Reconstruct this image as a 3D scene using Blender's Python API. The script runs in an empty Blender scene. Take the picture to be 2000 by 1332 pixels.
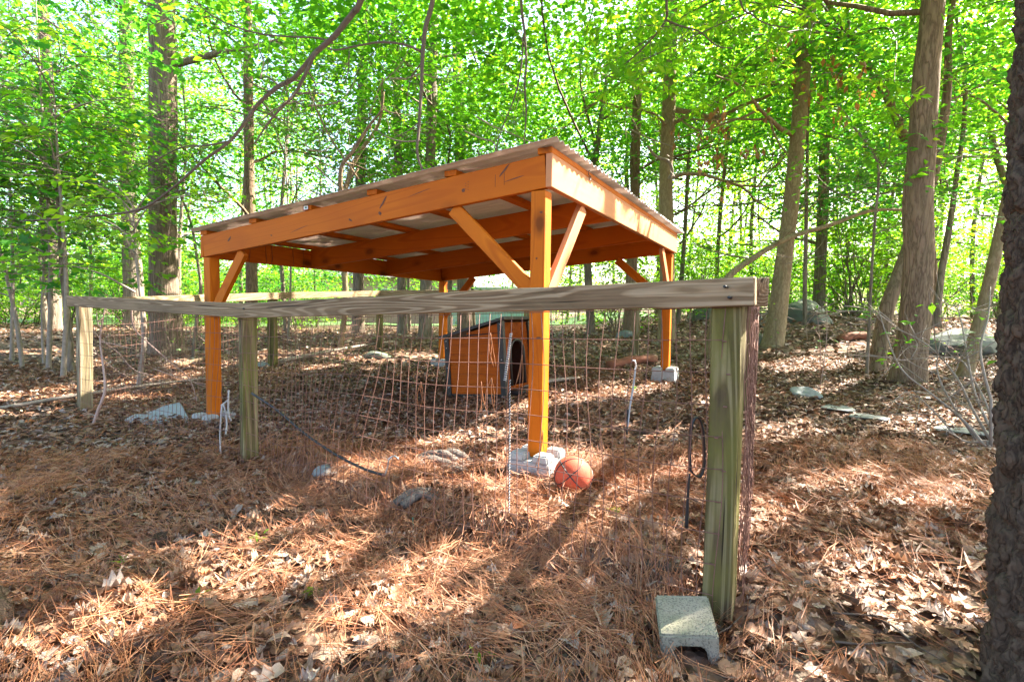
import bpy, bmesh, math, random
import numpy as np
from mathutils import Matrix, Vector

R = math.radians
random.seed(7)
rng = np.random.default_rng(11)
scene = bpy.context.scene
col = scene.collection

# ------------------------------------------------------------------ camera
CAMZ = 0.95
FPX, PITCH, ROLL = 1017.8, 0.0534, 0.0128          # focal length in px of a 2000 px wide frame
cam_d = bpy.data.cameras.new('camera')
cam = bpy.data.objects.new('camera', cam_d)
col.objects.link(cam)
cam_d.sensor_width = 36
cam_d.lens = FPX / 2000 * 36
cam_d.clip_start = 0.05
cam_d.clip_end = 600
cam.matrix_world = Matrix.Translation((0, 0, CAMZ)) @ Matrix.Rotation(R(90) - PITCH, 4, 'X') @ Matrix.Rotation(ROLL, 4, 'Z')
scene.camera = cam

# ------------------------------------------------------------------ light
SUN_EL, SUN_AZ = R(43), R(24)                       # azimuth measured from +x towards +y
SD = np.array([math.cos(SUN_EL) * math.cos(SUN_AZ), math.cos(SUN_EL) * math.sin(SUN_AZ), math.sin(SUN_EL)])
world = bpy.data.worlds.new('World')
scene.world = world
world.use_nodes = True
wn = world.node_tree
wn.nodes.clear()
sky = wn.nodes.new('ShaderNodeTexSky')
sky.sky_type = 'NISHITA'
sky.sun_disc = False
sky.sun_elevation = SUN_EL
sky.sun_rotation = R(90) - SUN_AZ
sky.air_density = 1.0
sky.dust_density = 4.0
sky.ozone_density = 0.6
bg = wn.nodes.new('ShaderNodeBackground')
bg.inputs['Strength'].default_value = 0.11
wo = wn.nodes.new('ShaderNodeOutputWorld')
wn.links.new(sky.outputs[0], bg.inputs[0])
wn.links.new(bg.outputs[0], wo.inputs[0])
sl = bpy.data.lights.new('sun', 'SUN')
sl.energy = 5.0
sl.angle = R(0.53)
sl.color = (1.0, 0.92, 0.80)
so = bpy.data.objects.new('sun', sl)
col.objects.link(so)
so.rotation_euler = Vector(SD).to_track_quat('Z', 'Y').to_euler()
vs = scene.view_settings
vs.view_transform = 'Standard'
vs.look = 'None'
vs.gamma = 1
vs.exposure = 3.2
scene.render.engine = 'CYCLES'
cy = scene.cycles
cy.use_denoising = True
cy.max_bounces = 7
cy.diffuse_bounces = 4
cy.transmission_bounces = 4
cy.transparent_max_bounces = 4
cy.sample_clamp_indirect = 6

# ------------------------------------------------------------------ projection helpers (layout aid)
_cp, _sp, _cr, _sr = math.cos(PITCH), math.sin(PITCH), math.cos(ROLL), math.sin(ROLL)


def un(px, py, d):
    """world point seen at photo pixel (px, py) at forward distance y = d"""
    X, Y = px - 1000, py - 666
    x0, y0 = X * _cr + Y * _sr, -X * _sr + Y * _cr
    rx, ru = x0 / FPX, -y0 / FPX
    dy, dz = _cp + ru * _sp, -_sp + ru * _cp
    return np.array([rx / dy * d, d, CAMZ + dz / dy * d])


def vnoise(x, y, seed=0):
    """smooth value noise, vectorised"""
    xi, yi = np.floor(x).astype(np.int64), np.floor(y).astype(np.int64)
    fx, fy = x - xi, y - yi
    fx, fy = fx * fx * (3 - 2 * fx), fy * fy * (3 - 2 * fy)

    def h(a, b):
        n = (a * 374761393 + b * 668265263 + seed * 974634) & 0x7fffffff
        n = ((n ^ (n >> 13)) * 1274126177) & 0x7fffffff
        return ((n ^ (n >> 16)) & 0xffff) / 65535.0
    return (h(xi, yi) * (1 - fx) + h(xi + 1, yi) * fx) * (1 - fy) + (h(xi, yi + 1) * (1 - fx) + h(xi + 1, yi + 1) * fx) * fy


def sstep(a, b, t):
    t = np.clip((t - a) / (b - a), 0, 1)
    return t * t * (3 - 2 * t)


# fence corners (ground plan)
FR = np.array([0.69, 1.66])      # near right post
FM = np.array([-1.66, 3.27])     # middle post
FL = np.array([-3.76, 4.58])     # left post
_fd = (FM - FR) / np.linalg.norm(FM - FR)
_fn = np.array([_fd[1], -_fd[0]])
if _fn[1] < 0:
    _fn = -_fn                   # points into the pen
_flen = np.linalg.norm(FM - FR)

CTRL = [(0.2, 2.95, -0.045), (-2.75, 4.55, -0.03), (1.9, 5.95, 0.22), (-1.0, 7.3, 0.19), (-3.76, 4.58, 0.08), (-1.66, 3.27, -0.02),
        (0.69, 1.66, 0.0), (0, 1.0, -0.06), (-3.2, 7.0, 0.17), (-2.35, 9.2, 0.28), (4.3, 5.6, 0.24), (4.4, 8.5, 0.42), (-6.5, 9.5, 0.08),
        (-6, 5, 0.06), (2.5, 2.5, 0.07), (-2, 1.5, -0.05)]


def _plane(x, y):
    return 0.05 * np.clip(y - 2.4, 0, 8) + 0.022 * np.clip(x, -3, 8)


_res = [(a, b, c - float(_plane(np.array(a), np.array(b)))) for a, b, c in CTRL]


def gz(x, y):
    x = np.asarray(x, float)
    y = np.asarray(y, float)
    num = np.zeros_like(x + y)
    den = np.full_like(num, 0.08)
    for a, b, c in _res:
        w = np.exp(-((x - a) ** 2 + (y - b) ** 2) / 1.6)
        num += w * c
        den += w
    z = _plane(x, y) + num / den
    s = (x - FR[0]) * _fn[0] + (y - FR[1]) * _fn[1]
    t = ((x - FR[0]) * _fd[0] + (y - FR[1]) * _fd[1]) / _flen
    wob = (vnoise(t * 9, s * 0, 5) - .5) * .16
    bank = .135 * sstep(-.07, .12, s + wob) * np.exp(-np.clip(s, 0, 9) / .8) * sstep(1.02, .8, t) * sstep(-.25, .12, t)
    z = z + bank
    z = z + (vnoise(x * 1.3 + 7, y * 1.3, 1) - .5) * .07 + (vnoise(x * 4, y * 4 + 3, 2) - .5) * .035 + (vnoise(x * 11, y * 11, 3) - .5) * .018
    far = np.clip((y - 11) / 20, 0, 1)
    z = z + far * (vnoise(x * .15 + 4, y * .15, 9) - .4) * .5
    z = z + .32 * sstep(6.5, 10.5, y) * sstep(2.2, 5.5, x)     # low rise with the boulders on the right
    return z


def g1(x, y):
    return float(gz(np.array([x]), np.array([y]))[0])


def ghit(px, py):
    """ground point under a photo pixel"""
    lo, last = 0.6, None
    d = 0.6
    while d < 60:
        p = un(px, py, d)
        if p[2] < g1(p[0], p[1]):
            break
        d *= 1.03
    a, b = d / 1.03, d
    for _ in range(18):
        m = (a + b) / 2
        p = un(px, py, m)
        if p[2] < g1(p[0], p[1]):
            b = m
        else:
            a = m
    p = un(px, py, b)
    return np.array([p[0], p[1], g1(p[0], p[1])])


# ------------------------------------------------------------------ sun flecks: gaps left in the canopy
TARGETS = []
GROW = 0.075


def fleck(cx, cy, rx, ry, ang):
    c = ghit(cx, cy)
    ca, sa = math.cos(R(ang)), math.sin(R(ang))
    u = ghit(cx + rx * ca, cy - rx * sa) - c
    v = ghit(cx + ry * sa, cy + ry * ca) - c
    u[2] = v[2] = 0
    u *= 1 + GROW / np.linalg.norm(u)
    v *= 1 + GROW / np.linalg.norm(v)
    TARGETS.append((c, u, v))


for a in [(330, 1175, 190, 30, 17), (500, 1035, 85, 24, 18), (560, 1105, 130, 30, 12), (740, 1180, 110, 40, 24),
          (985, 1010, 110, 50, 14), (660, 930, 60, 16, 8), (870, 930, 55, 26, -15), (900, 858, 110, 15, 10),
          (985, 800, 110, 13, 12), (1180, 765, 140, 14, 6), (1175, 985, 75, 24, 18), (1100, 1065, 50, 26, 30), (1250, 850, 60, 12, 6),
          (1570, 715, 80, 12, 4), (1640, 680, 70, 8, 4), (1830, 825, 90, 20, 2), (1640, 945, 70, 13, 4), (1830, 975, 90, 20, 4),
          (1730, 1140, 120, 36, -14), (1790, 1215, 120, 24, -12), (1560, 1290, 80, 26, -10), (60, 850, 110, 16, 3), (50, 780, 90, 9, 2),
          (280, 785, 90, 10, 2), (30, 905, 60, 10, 3), (760, 700, 90, 8, 2), (620, 690, 60, 6, 2), (1390, 1120, 40, 40, 0), (1520, 850, 60, 10, 2),
          (1000, 900, 40, 30, 10), (1120, 905, 38, 22, 0), (1060, 860, 60, 10, 10), (1480, 1010, 60, 20, 0),
          (90, 690, 110, 8, 0), (200, 640, 140, 7, 0), (1340, 930, 50, 12, 8), (430, 975, 40, 10, 14), (1420, 790, 60, 10, 3)]:
    fleck(*a)
for k in range(26):                                     # smaller stray flecks
    fleck(random.uniform(40, 1850), random.uniform(690, 1300) if k % 2 else random.uniform(690, 900), random.uniform(14, 36), random.uniform(5, 12), random.uniform(0, 20))


def wall_fleck(c, u, v):
    u, v = np.array(u, float), np.array(v, float)
    u *= 1 + .08 / np.linalg.norm(u)
    v *= 1 + .08 / np.linalg.norm(v)
    TARGETS.append((np.array(c, float), u, v))


def lit_mask(P):
    """True where a leaf at P would shade one of the sun flecks"""
    m = np.zeros(len(P), bool)
    for c, u, v in TARGETS:
        n = np.cross(u, v)
        dn = SD @ n
        t = ((P - c) @ n) / dn
        q = P - t[:, None] * SD - c
        G = np.array([[u @ u, u @ v], [u @ v, v @ v]])
        Gi = np.linalg.inv(G)
        ab = np.stack([q @ u, q @ v], 1) @ Gi.T
        r2 = (ab ** 2).sum(1) * (0.7 + 0.5 * vnoise(q[:, 0] * 6, q[:, 1] * 6, 4))
        m |= (r2 < 1.0) & (t > 0.3)
    return m


# ------------------------------------------------------------------ material helpers
class NT:
    def __init__(self, name, rough=.8):
        self.m = bpy.data.materials.new(name)
        self.m.use_nodes = True
        self.t = self.m.node_tree
        self.t.nodes.clear()
        self.out = self.t.nodes.new('ShaderNodeOutputMaterial')

    def n(self, typ, ins=None, **kw):
        nd = self.t.nodes.new('ShaderNode' + typ)
        for k, v in kw.items():
            setattr(nd, k, v)
        for k, v in (ins or {}).items():
            if isinstance(v, bpy.types.NodeSocket):
                self.t.links.new(v, nd.inputs[k])
            else:
                nd.inputs[k].default_value = v
        return nd

    def math(self, op, a, b=0.0, c=None):
        ins = {0: a, 1: b}
        if c is not None:
            ins[2] = c
        return self.n('Math', ins, operation=op).outputs[0]

    def ramp(self, fac, stops, mode='LINEAR'):
        nd = self.n('ValToRGB', {0: fac})
        cr = nd.color_ramp
        cr.interpolation = mode
        while len(cr.elements) < len(stops):
            cr.elements.new(0.5)
        for e, (p, c) in zip(cr.elements, stops):
            e.position = p
            e.color = (*c, 1) if len(c) == 3 else c
        return nd.outputs[0]

    def mix(self, fac, a, b, blend='MIX'):
        nd = self.n('MixRGB', {0: fac, 1: a if not isinstance(a, tuple) else (*a, 1), 2: b if not isinstance(b, tuple) else (*b, 1)}, blend_type=blend)
        return nd.outputs[0]

    def noise(self, vec, scale, detail=4, rough=.55, dist=0.0):
        return self.n('TexNoise', {'Vector': vec, 'Scale': scale, 'Detail': detail, 'Roughness': rough, 'Distortion': dist})

    def objvec(self, scale=(1, 1, 1), rnd=True):
        tc = self.n('TexCoord')
        mp = self.n('Mapping', {'Vector': tc.outputs['Object'], 'Scale': scale})
        v = mp.outputs[0]
        if rnd:
            oi = self.n('ObjectInfo')
            mm = self.math('MULTIPLY', oi.outputs['Random'], 61.0)
            v = self.n('VectorMath', {0: v, 1: mm}, operation='ADD').outputs[0]
        return v

    def bump(self, h, strength=.4, dist=.01):
        return self.n('Bump', {'Height': h, 'Strength': strength, 'Distance': dist}).outputs[0]

    def surf(self, color, rough=.8, normal=None, **kw):
        ins = {'Base Color': color if isinstance(color, bpy.types.NodeSocket) else (*color, 1), 'Roughness': rough}
        if normal is not None:
            ins['Normal'] = normal
        ins.update(kw)
        b = self.n('BsdfPrincipled', ins)
        self.t.links.new(b.outputs[0], self.out.inputs[0])
        return self.m


def simple(name, c, rough=.7, var=.15, scale=30, metal=0.0, bump=.15):
    k = NT(name)
    v = k.objvec()
    n = k.noise(v, scale, 5)
    cc = k.mix(n.outputs[0], tuple(x * (1 - var * 1.6) for x in c), tuple(min(1, x * (1 + var * 1.6)) for x in c))
    return k.surf(cc, rough, k.bump(n.outputs[0], bump, .004), Metallic=metal)


def wood_orange(name='orange_stained_wood', pale_mix=0.0):
    k = NT(name)
    v = k.objvec((.10, 1, 1))
    big = k.noise(v, 4.0, 1.2, .4).outputs[0]
    rings = k.math('SINE', k.math('MULTIPLY', big, 80.0))
    vf = k.objvec((1.2, 60, 60))
    fine = k.noise(vf, 1.0, 4).outputs[0]
    c = k.ramp(rings, [(0.0, (.54, .145, .005)), (.55, (.61, .172, .006)), (1.0, (.42, .100, .003))])
    c = k.mix(k.math('MULTIPLY', fine, .5), c, (.36, .085, .003))
    vp = k.objvec((.8, 2, 2))
    pat = k.noise(vp, 2.2, 3).outputs[0]
    c = k.mix(k.ramp(pat, [(.45, (0, 0, 0)), (.75, (.75, .75, .75))]), c, (.33, .075, .004))
    # knots: small dark ellipses with a halo
    vk = k.objvec((.55, 1.0, 1.0))
    von = k.n('TexVoronoi', {'Vector': vk, 'Scale': 5.5, 'Randomness': 1.0})
    vo = k.math('ADD', von.outputs['Distance'], k.math('MULTIPLY', k.noise(vk, 40, 2).outputs[0], .06))
    pick = k.math('GREATER_THAN', k.n('SeparateColor', {0: von.outputs['Color']}).outputs[0], .42)
    kn = k.n('RGBToBW', {0: k.ramp(vo, [(.13, (.95, .95, .95)), (.19, (.5, .5, .5)), (.33, (0, 0, 0))])}).outputs[0]
    c = k.mix(k.math('MULTIPLY', kn, pick), c, (.06, .018, .003))
    # long drying checks
    ck = k.noise(k.objvec((.9, 34, 34)), 1.0, 2).outputs[0]
    c = k.mix(k.ramp(ck, [(.25, (.6, .6, .6)), (.285, (0, 0, 0))]), c, (.12, .035, .004))
    if pale_mix:
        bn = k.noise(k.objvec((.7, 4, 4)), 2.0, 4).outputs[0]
        c = k.mix(k.math('MULTIPLY_ADD', bn, .3, pale_mix), c, (.55, .33, .19))
    b = k.math('ADD', k.math('MULTIPLY', fine, .6), k.math('MULTIPLY', rings, .12))
    oi = k.n('ObjectInfo').outputs['Random']
    c = k.mix(k.math('MULTIPLY', oi, .5), c, (.40, .088, .004))
    return k.surf(c, .6, k.bump(b, .3, .002), **{'Specular IOR Level': .14})


def wood_grey(name, a, b_, d, algae=0.0, freq=190.0):
    k = NT(name)
    v = k.objvec((.055, 1, 1))
    warp = k.noise(v, 8.5, 1.2, .4).outputs[0]
    rings = k.math('SINE', k.math('MULTIPLY', warp, freq))
    fine = k.noise(k.objvec((1.2, 120, 120)), 1.0, 5, .65).outputs[0]
    pat = k.noise(k.objvec((1.2, 3, 3)), 2.0, 4).outputs[0]
    c = k.ramp(rings, [(0.0, d), (.35, a), (.8, b_), (1, b_)])
    c = k.mix(k.ramp(fine, [(.35, (.65, .65, .65)), (.62, (0, 0, 0))]), c, tuple(x * .35 for x in d))
    c = k.mix(k.ramp(pat, [(.4, (0, 0, 0)), (.75, (.55, .55, .55))]), c, a)
    if algae:
        al = k.noise(k.objvec((1.3, 3, 3)), 2.6, 5, .65).outputs[0]
        c = k.mix(k.ramp(al, [(.36, (0, 0, 0)), (.6, (algae, algae, algae))]), c, (.125, .118, .024))
    cr = k.noise(k.objvec((.8, 40, 40)), 1.0, 2).outputs[0]
    crm = k.ramp(cr, [(.30, (.9, .9, .9)), (.335, (0, 0, 0))])
    c = k.mix(crm, c, tuple(x * .2 for x in d))
    h = k.math('SUBTRACT', k.math('ADD', k.math('MULTIPLY', fine, .8), k.math('MULTIPLY', rings, .2)), k.n('RGBToBW', {0: crm}).outputs[0])
    return k.surf(c, .85, k.bump(h, .6, .004), **{'Specular IOR Level': .2})


def bark(name, dark, light, sc=1.0, moss=0.0, stretch=.16, depth=.02):
    k = NT(name)
    v = k.objvec((1, 1, stretch))
    n1 = k.noise(v, 13 * sc, 3, .5, .5).outputs[0]
    rid = k.math('ABSOLUTE', k.math('SUBTRACT', k.math('MULTIPLY', n1, 2.0), 1.0))
    rid = k.n('RGBToBW', {0: k.ramp(rid, [(.0, (0, 0, 0)), (.22, (.75, .75, .75)), (.6, (1, 1, 1))])}).outputs[0]
    fine = k.noise(k.objvec((1, 1, .3)), 55 * sc, 5, .7).outputs[0]
    h = k.math('ADD', k.math('MULTIPLY', rid, .6), k.math('MULTIPLY', fine, .55))
    c = k.ramp(h, [(.22, dark), (.6, tuple(.4 * p_ + .6 * q_ for p_, q_ in zip(dark, light))), (1.0, light)])
    pat = k.noise(k.objvec((1, 1, .5)), 3.2, 5, .65).outputs[0]
    c = k.mix(k.ramp(pat, [(.38, (0, 0, 0)), (.7, (.55, .55, .55))]), c, tuple(x * .6 for x in light))
    if moss:
        mo = k.noise(k.objvec((1, 1, .4)), 5, 4).outputs[0]
        c = k.mix(k.ramp(mo, [(.5, (0, 0, 0)), (.68, (moss, moss, moss))]), c, (.14, .15, .06))
    return k.surf(c, .9, k.bump(h, .9, depth), **{'Specular IOR Level': .12})


LEAF_RAMP = [(0.0, (.03, .016, .010)), (.16, (.075, .036, .021)), (.36, (.19, .092, .049)), (.55, (.29, .16, .095)), (.70, (.36, .235, .155)),
             (.84, (.33, .26, .225)), (.93, (.41, .31, .235)), (.97, (.42, .125, .035)), (1.0, (.45, .365, .295))]


def litter(name, from_attr, ramp=LEAF_RAMP, trans=.15):
    k = NT(name)
    if from_attr:
        f = k.n('Attribute', attribute_name='rnd').outputs['Fac']
    else:
        f = k.n('ObjectInfo').outputs['Random']
    c = k.ramp(f, ramp)
    tc = k.n('TexCoord')
    sp = k.noise(tc.outputs['Object'], 120 if from_attr else 60, 3).outputs[0]
    c = k.mix(k.ramp(sp, [(.42, (0, 0, 0)), (.72, (.5, .5, .5))]), c, (.07, .035, .02))
    d = k.n('BsdfPrincipled', {'Base Color': c, 'Roughness': .62, 'Specular IOR Level': .3})
    tr = k.n('BsdfTranslucent', {'Color': c})
    mx = k.n('MixShader', {0: trans, 1: d.outputs[0], 2: tr.outputs[0]})
    k.t.links.new(mx.outputs[0], k.out.inputs[0])
    return k.m


def foliage(name, ramp, tboost=2.1, tf=.56, hue=(1.02, 1.0, .5)):
    k = NT(name)
    f = k.n('Attribute', attribute_name='rnd').outputs['Fac']
    oi = k.n('ObjectInfo').outputs['Random']
    f2 = k.math('ADD', k.math('MULTIPLY', f, .8), k.math('MULTIPLY', oi, .2))
    c = k.ramp(f2, ramp)
    d = k.n('BsdfPrincipled', {'Base Color': c, 'Roughness': .5, 'Specular IOR Level': .35})
    tc = k.n('VectorMath', {0: c, 1: (hue[0] * tboost * 1.5, hue[1] * tboost * 1.5, hue[2] * tboost)}, operation='MULTIPLY').outputs[0]
    tr = k.n('BsdfTranslucent', {'Color': tc})
    mx = k.n('MixShader', {0: tf, 1: d.outputs[0], 2: tr.outputs[0]})
    k.t.links.new(mx.outputs[0], k.out.inputs[0])
    return k.m


def ground_mat():
    k = NT('leaf_litter_soil')
    tc = k.n('TexCoord').outputs['Object']
    vo = k.n('TexVoronoi', {'Vector': tc, 'Scale': 17.0, 'Randomness': 1.0})
    vo2 = k.n('TexVoronoi', {'Vector': tc, 'Scale': 33.0, 'Randomness': 1.0})
    f = k.n('SeparateColor', {0: vo.outputs['Color']}).outputs[0]
    f2 = k.n('SeparateColor', {0: vo2.outputs['Color']}).outputs[1]
    n = k.noise(tc, 1.1, 4).outputs[0]
    c1 = k.ramp(f, [(p, tuple(x * .55 for x in cc)) for p, cc in LEAF_RAMP])
    c2 = k.ramp(f2, [(p, tuple(x * .42 for x in cc)) for p, cc in LEAF_RAMP])
    c = k.mix(k.ramp(n, [(.4, (.2, .2, .2)), (.62, (.8, .8, .8))]), c1, c2)
    # sparse green ground cover further off
    sep = k.n('SeparateXYZ', {0: tc})
    farm = k.ramp(k.math('DIVIDE', sep.outputs[1], 40.0), [(.22, (0, 0, 0)), (.5, (.55, .55, .55))])
    gn = k.noise(tc, .9, 5, .7).outputs[0]
    gm = k.math('MULTIPLY', k.n('RGBToBW', {0: farm}).outputs[0], k.n('RGBToBW', {0: k.ramp(gn, [(.48, (0, 0, 0)), (.6, (1, 1, 1))])}).outputs[0])
    c = k.mix(gm, c, (.085, .13, .03))
    h = k.math('ADD', vo.outputs['Distance'], k.math('MULTIPLY', vo2.outputs['Distance'], .5))
    return k.surf(c, .9, k.bump(h, .9, .03), **{'Specular IOR Level': .15})


def stone_mat(name, a, b, green=.3):
    k = NT(name)
    v = k.objvec()
    n = k.noise(v, 5, 6, .65).outputs[0]
    f = k.noise(v, 60, 4, .6).outputs[0]
    c = k.mix(n, a, b)
    c = k.mix(k.math('MULTIPLY', f, .35), c, tuple(x * .4 for x in a))
    g = k.noise(v, 3.0, 5, .6).outputs[0]
    c = k.mix(k.ramp(g, [(.48, (0, 0, 0)), (.66, (green, green, green))]), c, (.13, .15, .085))
    return k.surf(c, .85, k.bump(k.math('ADD', n, k.math('MULTIPLY', f, .4)), .5, .02))


def block_mat():
    k = NT('pitted_concrete')
    v = k.objvec()
    f = k.noise(v, 150, 3, .6).outputs[0]
    n = k.noise(v, 9, 5).outputs[0]
    c = k.mix(n, (.24, .205, .155), (.33, .29, .225))
    g = k.noise(v, 6.0, 3).outputs[0]
    c = k.mix(k.ramp(g, [(.38, (0, 0, 0)), (.62, (.62, .62, .62))]), c, (.15, .155, .085))
    pit = k.ramp(f, [(.40, (1, 1, 1)), (.47, (0, 0, 0))])
    c = k.mix(k.math('MULTIPLY', k.n('RGBToBW', {0: pit}).outputs[0], .65), c, (.08, .08, .065))
    h = k.math('SUBTRACT', f, k.n('RGBToBW', {0: pit}).outputs[0])
    return k.surf(c, .95, k.bump(h, .5, .004))


def ball_mat():
    k = NT('worn_basketball_rubber')
    v = k.objvec(rnd=False)
    n = k.noise(v, 9, 6, .6).outputs[0]
    peb = k.n('TexVoronoi', {'Vector': v, 'Scale': 260.0}).outputs['Distance']
    c = k.ramp(n, [(.35, (.38, .058, .028)), (.55, (.46, .085, .042)), (.75, (.48, .17, .11))])
    dirt = k.noise(v, 24, 4, .7).outputs[0]
    c = k.mix(k.ramp(dirt, [(.6, (0, 0, 0)), (.72, (.7, .7, .7))]), c, (.09, .05, .035))
    return k.surf(c, .7, k.bump(peb, .3, .002), **{'Specular IOR Level': .2})


def siding_mat():
    k = NT('doghouse_orange_siding')
    v = k.objvec((.9, 8, 22))
    n = k.noise(v, 2.5, 4, .55).outputs[0]
    c = k.ramp(n, [(.3, (.30, .062, .005)), (.5, (.40, .088, .006)), (.7, (.23, .043, .004))])
    return k.surf(c, .55, k.bump(n, .15, .003), **{'Specular IOR Level': .12})


def roof_mat():
    """thin opal plastic sheet: a little daylight comes through"""
    k = NT('opal_corrugated_sheet')
    v = k.objvec()
    n = k.noise(v, 3, 6, .65).outputs[0]
    c = k.mix(n, (.54, .48, .44), (.68, .62, .58))
    d = k.n('BsdfPrincipled', {'Base Color': c, 'Roughness': .45, 'Specular IOR Level': .3})
    tr = k.n('BsdfTranslucent', {'Color': (.72, .62, .56, 1)})
    mx = k.n('MixShader', {0: .24, 1: d.outputs[0], 2: tr.outputs[0]})
    k.t.links.new(mx.outputs[0], k.out.inputs[0])
    return k.m


M = {}
M['orange'] = wood_orange()
M['knot'] = simple('dark_wood_knot', (.10, .030, .006), .7, .5, 90)
M['orange_pale'] = wood_orange('pale_stained_wood', .5)  # paler copy of the orange stain for the high fascia and side braces
M['rail'] = wood_grey('weathered_rail_wood', (.30, .205, .115), (.37, .275, .17), (.18, .117, .064), .04)
M['post'] = wood_grey('mossy_post_wood', (.19, .14, .07), (.26, .21, .115), (.065, .045, .022), .7, 60.0)
M['postpale'] = wood_grey('pale_post_wood', (.30, .24, .15), (.38, .32, .22), (.16, .12, .07), .3, 70.0)
M['rust'] = simple('rusty_wire', (.16, .072, .05), .75, .4, 40)
M['roof'] = roof_mat()
M['block'] = block_mat()
M['pier'] = simple('pier_concrete', (.30, .295, .28), .9, .2, 18)
M['ball'] = ball_mat()
M['black'] = simple('black_rubber', (.013, .013, .015), .5, .2, 20)
M['blackplastic'] = simple('black_trim', (.018, .016, .015), .42, .25, 14)
M['steel'] = simple('zinc_steel', (.55, .55, .55), .35, .1, 40, .9)
M['siding'] = siding_mat()
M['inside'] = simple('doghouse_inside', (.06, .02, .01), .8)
M['white'] = simple('white_cord', (.46, .43, .41), .8, .15, 60)
M['grey'] = simple('grey_cord', (.30, .31, .33), .7, .25, 60)
M['greentie'] = simple('green_tie', (.01, .19, .12), .5)
M['tag'] = simple('white_tag', (.75, .78, .74), .6)
M['stone'] = stone_mat('pale_grey_stone', (.14, .15, .155), (.25, .26, .265), .3)
M['slab'] = stone_mat('split_pale_stone', (.22, .235, .25), (.32, .335, .35), .12)
M['flag'] = stone_mat('grey_flagstone', (.15, .155, .15), (.25, .255, .245), .35)
M['stonedark'] = stone_mat('mossy_stone', (.085, .09, .078), (.16, .165, .145), .8)
M['bark_grey'] = bark('grey_ridged_bark', (.08, .055, .04), (.29, .22, .16), 1.5, .12, .10)
M['bark_brown'] = bark('brown_scaly_bark', (.10, .066, .042), (.29, .20, .13), 2.0, .12, .16, .014)
M['bark_tan'] = bark('tan_smooth_bark', (.17, .115, .062), (.33, .25, .15), 1.8, .3, .35, .006)
M['bark_dark'] = bark('dark_furrowed_bark', (.035, .025, .019), (.135, .092, .064), 3.5, .0, .5, .006)
M['bark_far'] = bark('far_bark', (.10, .075, .058), (.27, .215, .165), 1.2, .2)
M['twig'] = simple('twig_bark', (.10, .068, .05), .85, .3, 25)
M['drytwig'] = simple('dry_grey_wood', (.23, .185, .148), .85, .3, 25)
M['vine'] = simple('pale_vine', (.36, .24, .20), .8, .25, 25)
M['redwood'] = simple('rotten_red_wood', (.20, .075, .04), .9, .5, 12, 0, .8)
M['root'] = bark('weathered_root', (.05, .04, .034), (.17, .14, .12), 3.0, 0, .6, .005)
M['litter'] = litter('fallen_leaf_mass', True)
M['litterobj'] = litter('fallen_leaf_single', False)
NEEDLE_RAMP = [(0, (.13, .040, .018)), (.3, (.26, .092, .038)), (.6, (.38, .155, .068)), (.85, (.47, .23, .12)), (1, (.44, .31, .21))]
M['needle'] = litter('pine_needle', True, NEEDLE_RAMP, .1)
G1 = [(0, (.018, .075, .014)), (.3, (.034, .115, .014)), (.6, (.060, .155, .014)), (.85, (.10, .19, .016)), (1, (.16, .21, .02))]
G2 = [(0, (.012, .068, .026)), (.4, (.024, .11, .026)), (.75, (.044, .15, .022)), (1, (.08, .185, .02))]
M['leaf'] = foliage('green_leaf', G1)
M['leaf2'] = foliage('deep_green_leaf', G2)
M['leafy'] = foliage('yellow_green_leaf', [(0, (.045, .13, .014)), (.5, (.085, .18, .015)), (1, (.17, .23, .02))])
M['deadleaf'] = foliage('hanging_dead_leaf', [(0, (.18, .07, .03)), (.5, (.30, .13, .05)), (1, (.36, .2, .1))], 1.0, .35, (1, .9, .8))
M['ground'] = ground_mat()
M['lawn'] = simple('lawn_grass', (.07, .14, .03), .9, .4, 6)
M['farfence'] = simple('pale_fence_boards', (.42, .37, .30), .85, .3, 8)
M['brick'] = simple('pink_brick', (.36, .22, .18), .9, .3, 16)
M['shingle'] = simple('grey_shingle', (.16, .15, .15), .9, .3, 12)
M['glass'] = simple('window_glass', (.05, .06, .07), .08, .1, 3)
M['bluepanel'] = simple('pale_blue_panel', (.30, .38, .45), .6, .1, 6)


# ------------------------------------------------------------------ mesh helpers
def mesh_np(name, V, Fq, mats, rnd=None, smooth=False, midx=None):
    """mesh from numpy arrays; Fq is (n,3) or (n,4)"""
    me = bpy.data.meshes.new(name)
    V = np.ascontiguousarray(V, np.float32)
    Fq = np.ascontiguousarray(Fq, np.int32)
    k = Fq.shape[1]
    me.vertices.add(len(V))
    me.vertices.foreach_set('co', V.ravel())
    me.loops.add(Fq.size)
    me.loops.foreach_set('vertex_index', Fq.ravel())
    me.polygons.add(len(Fq))
    me.polygons.foreach_set('loop_start', np.arange(0, Fq.size, k, dtype=np.int32))
    me.polygons.foreach_set('loop_total', np.full(len(Fq), k, np.int32))
    if smooth:
        me.polygons.foreach_set('use_smooth', np.ones(len(Fq), bool))
    for m in (mats if isinstance(mats, (list, tuple)) else [mats]):
        me.materials.append(M[m])
    if midx is not None:
        me.polygons.foreach_set('material_index', np.ascontiguousarray(midx, np.int32))
    if rnd is not None:
        a = me.attributes.new('rnd', 'FLOAT', 'POINT')
        a.data.foreach_set('value', np.ascontiguousarray(rnd, np.float32))
    me.update(calc_edges=True)
    me.validate()
    return me


def link(name, me, parent=None, mw=None):
    o = bpy.data.objects.new(name, me)
    col.objects.link(o)
    mw = mw if mw is not None else Matrix.Identity(4)
    if parent is not None:
        o.parent = parent
        o.matrix_parent_inverse = parent_inv(parent)
    o.matrix_basis = mw
    return o


_PW = {}


def parent_inv(p):
    return _PW.get(p.name, Matrix.Identity(4)).inverted()


def setmw(o, mw):
    _PW[o.name] = mw


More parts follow.
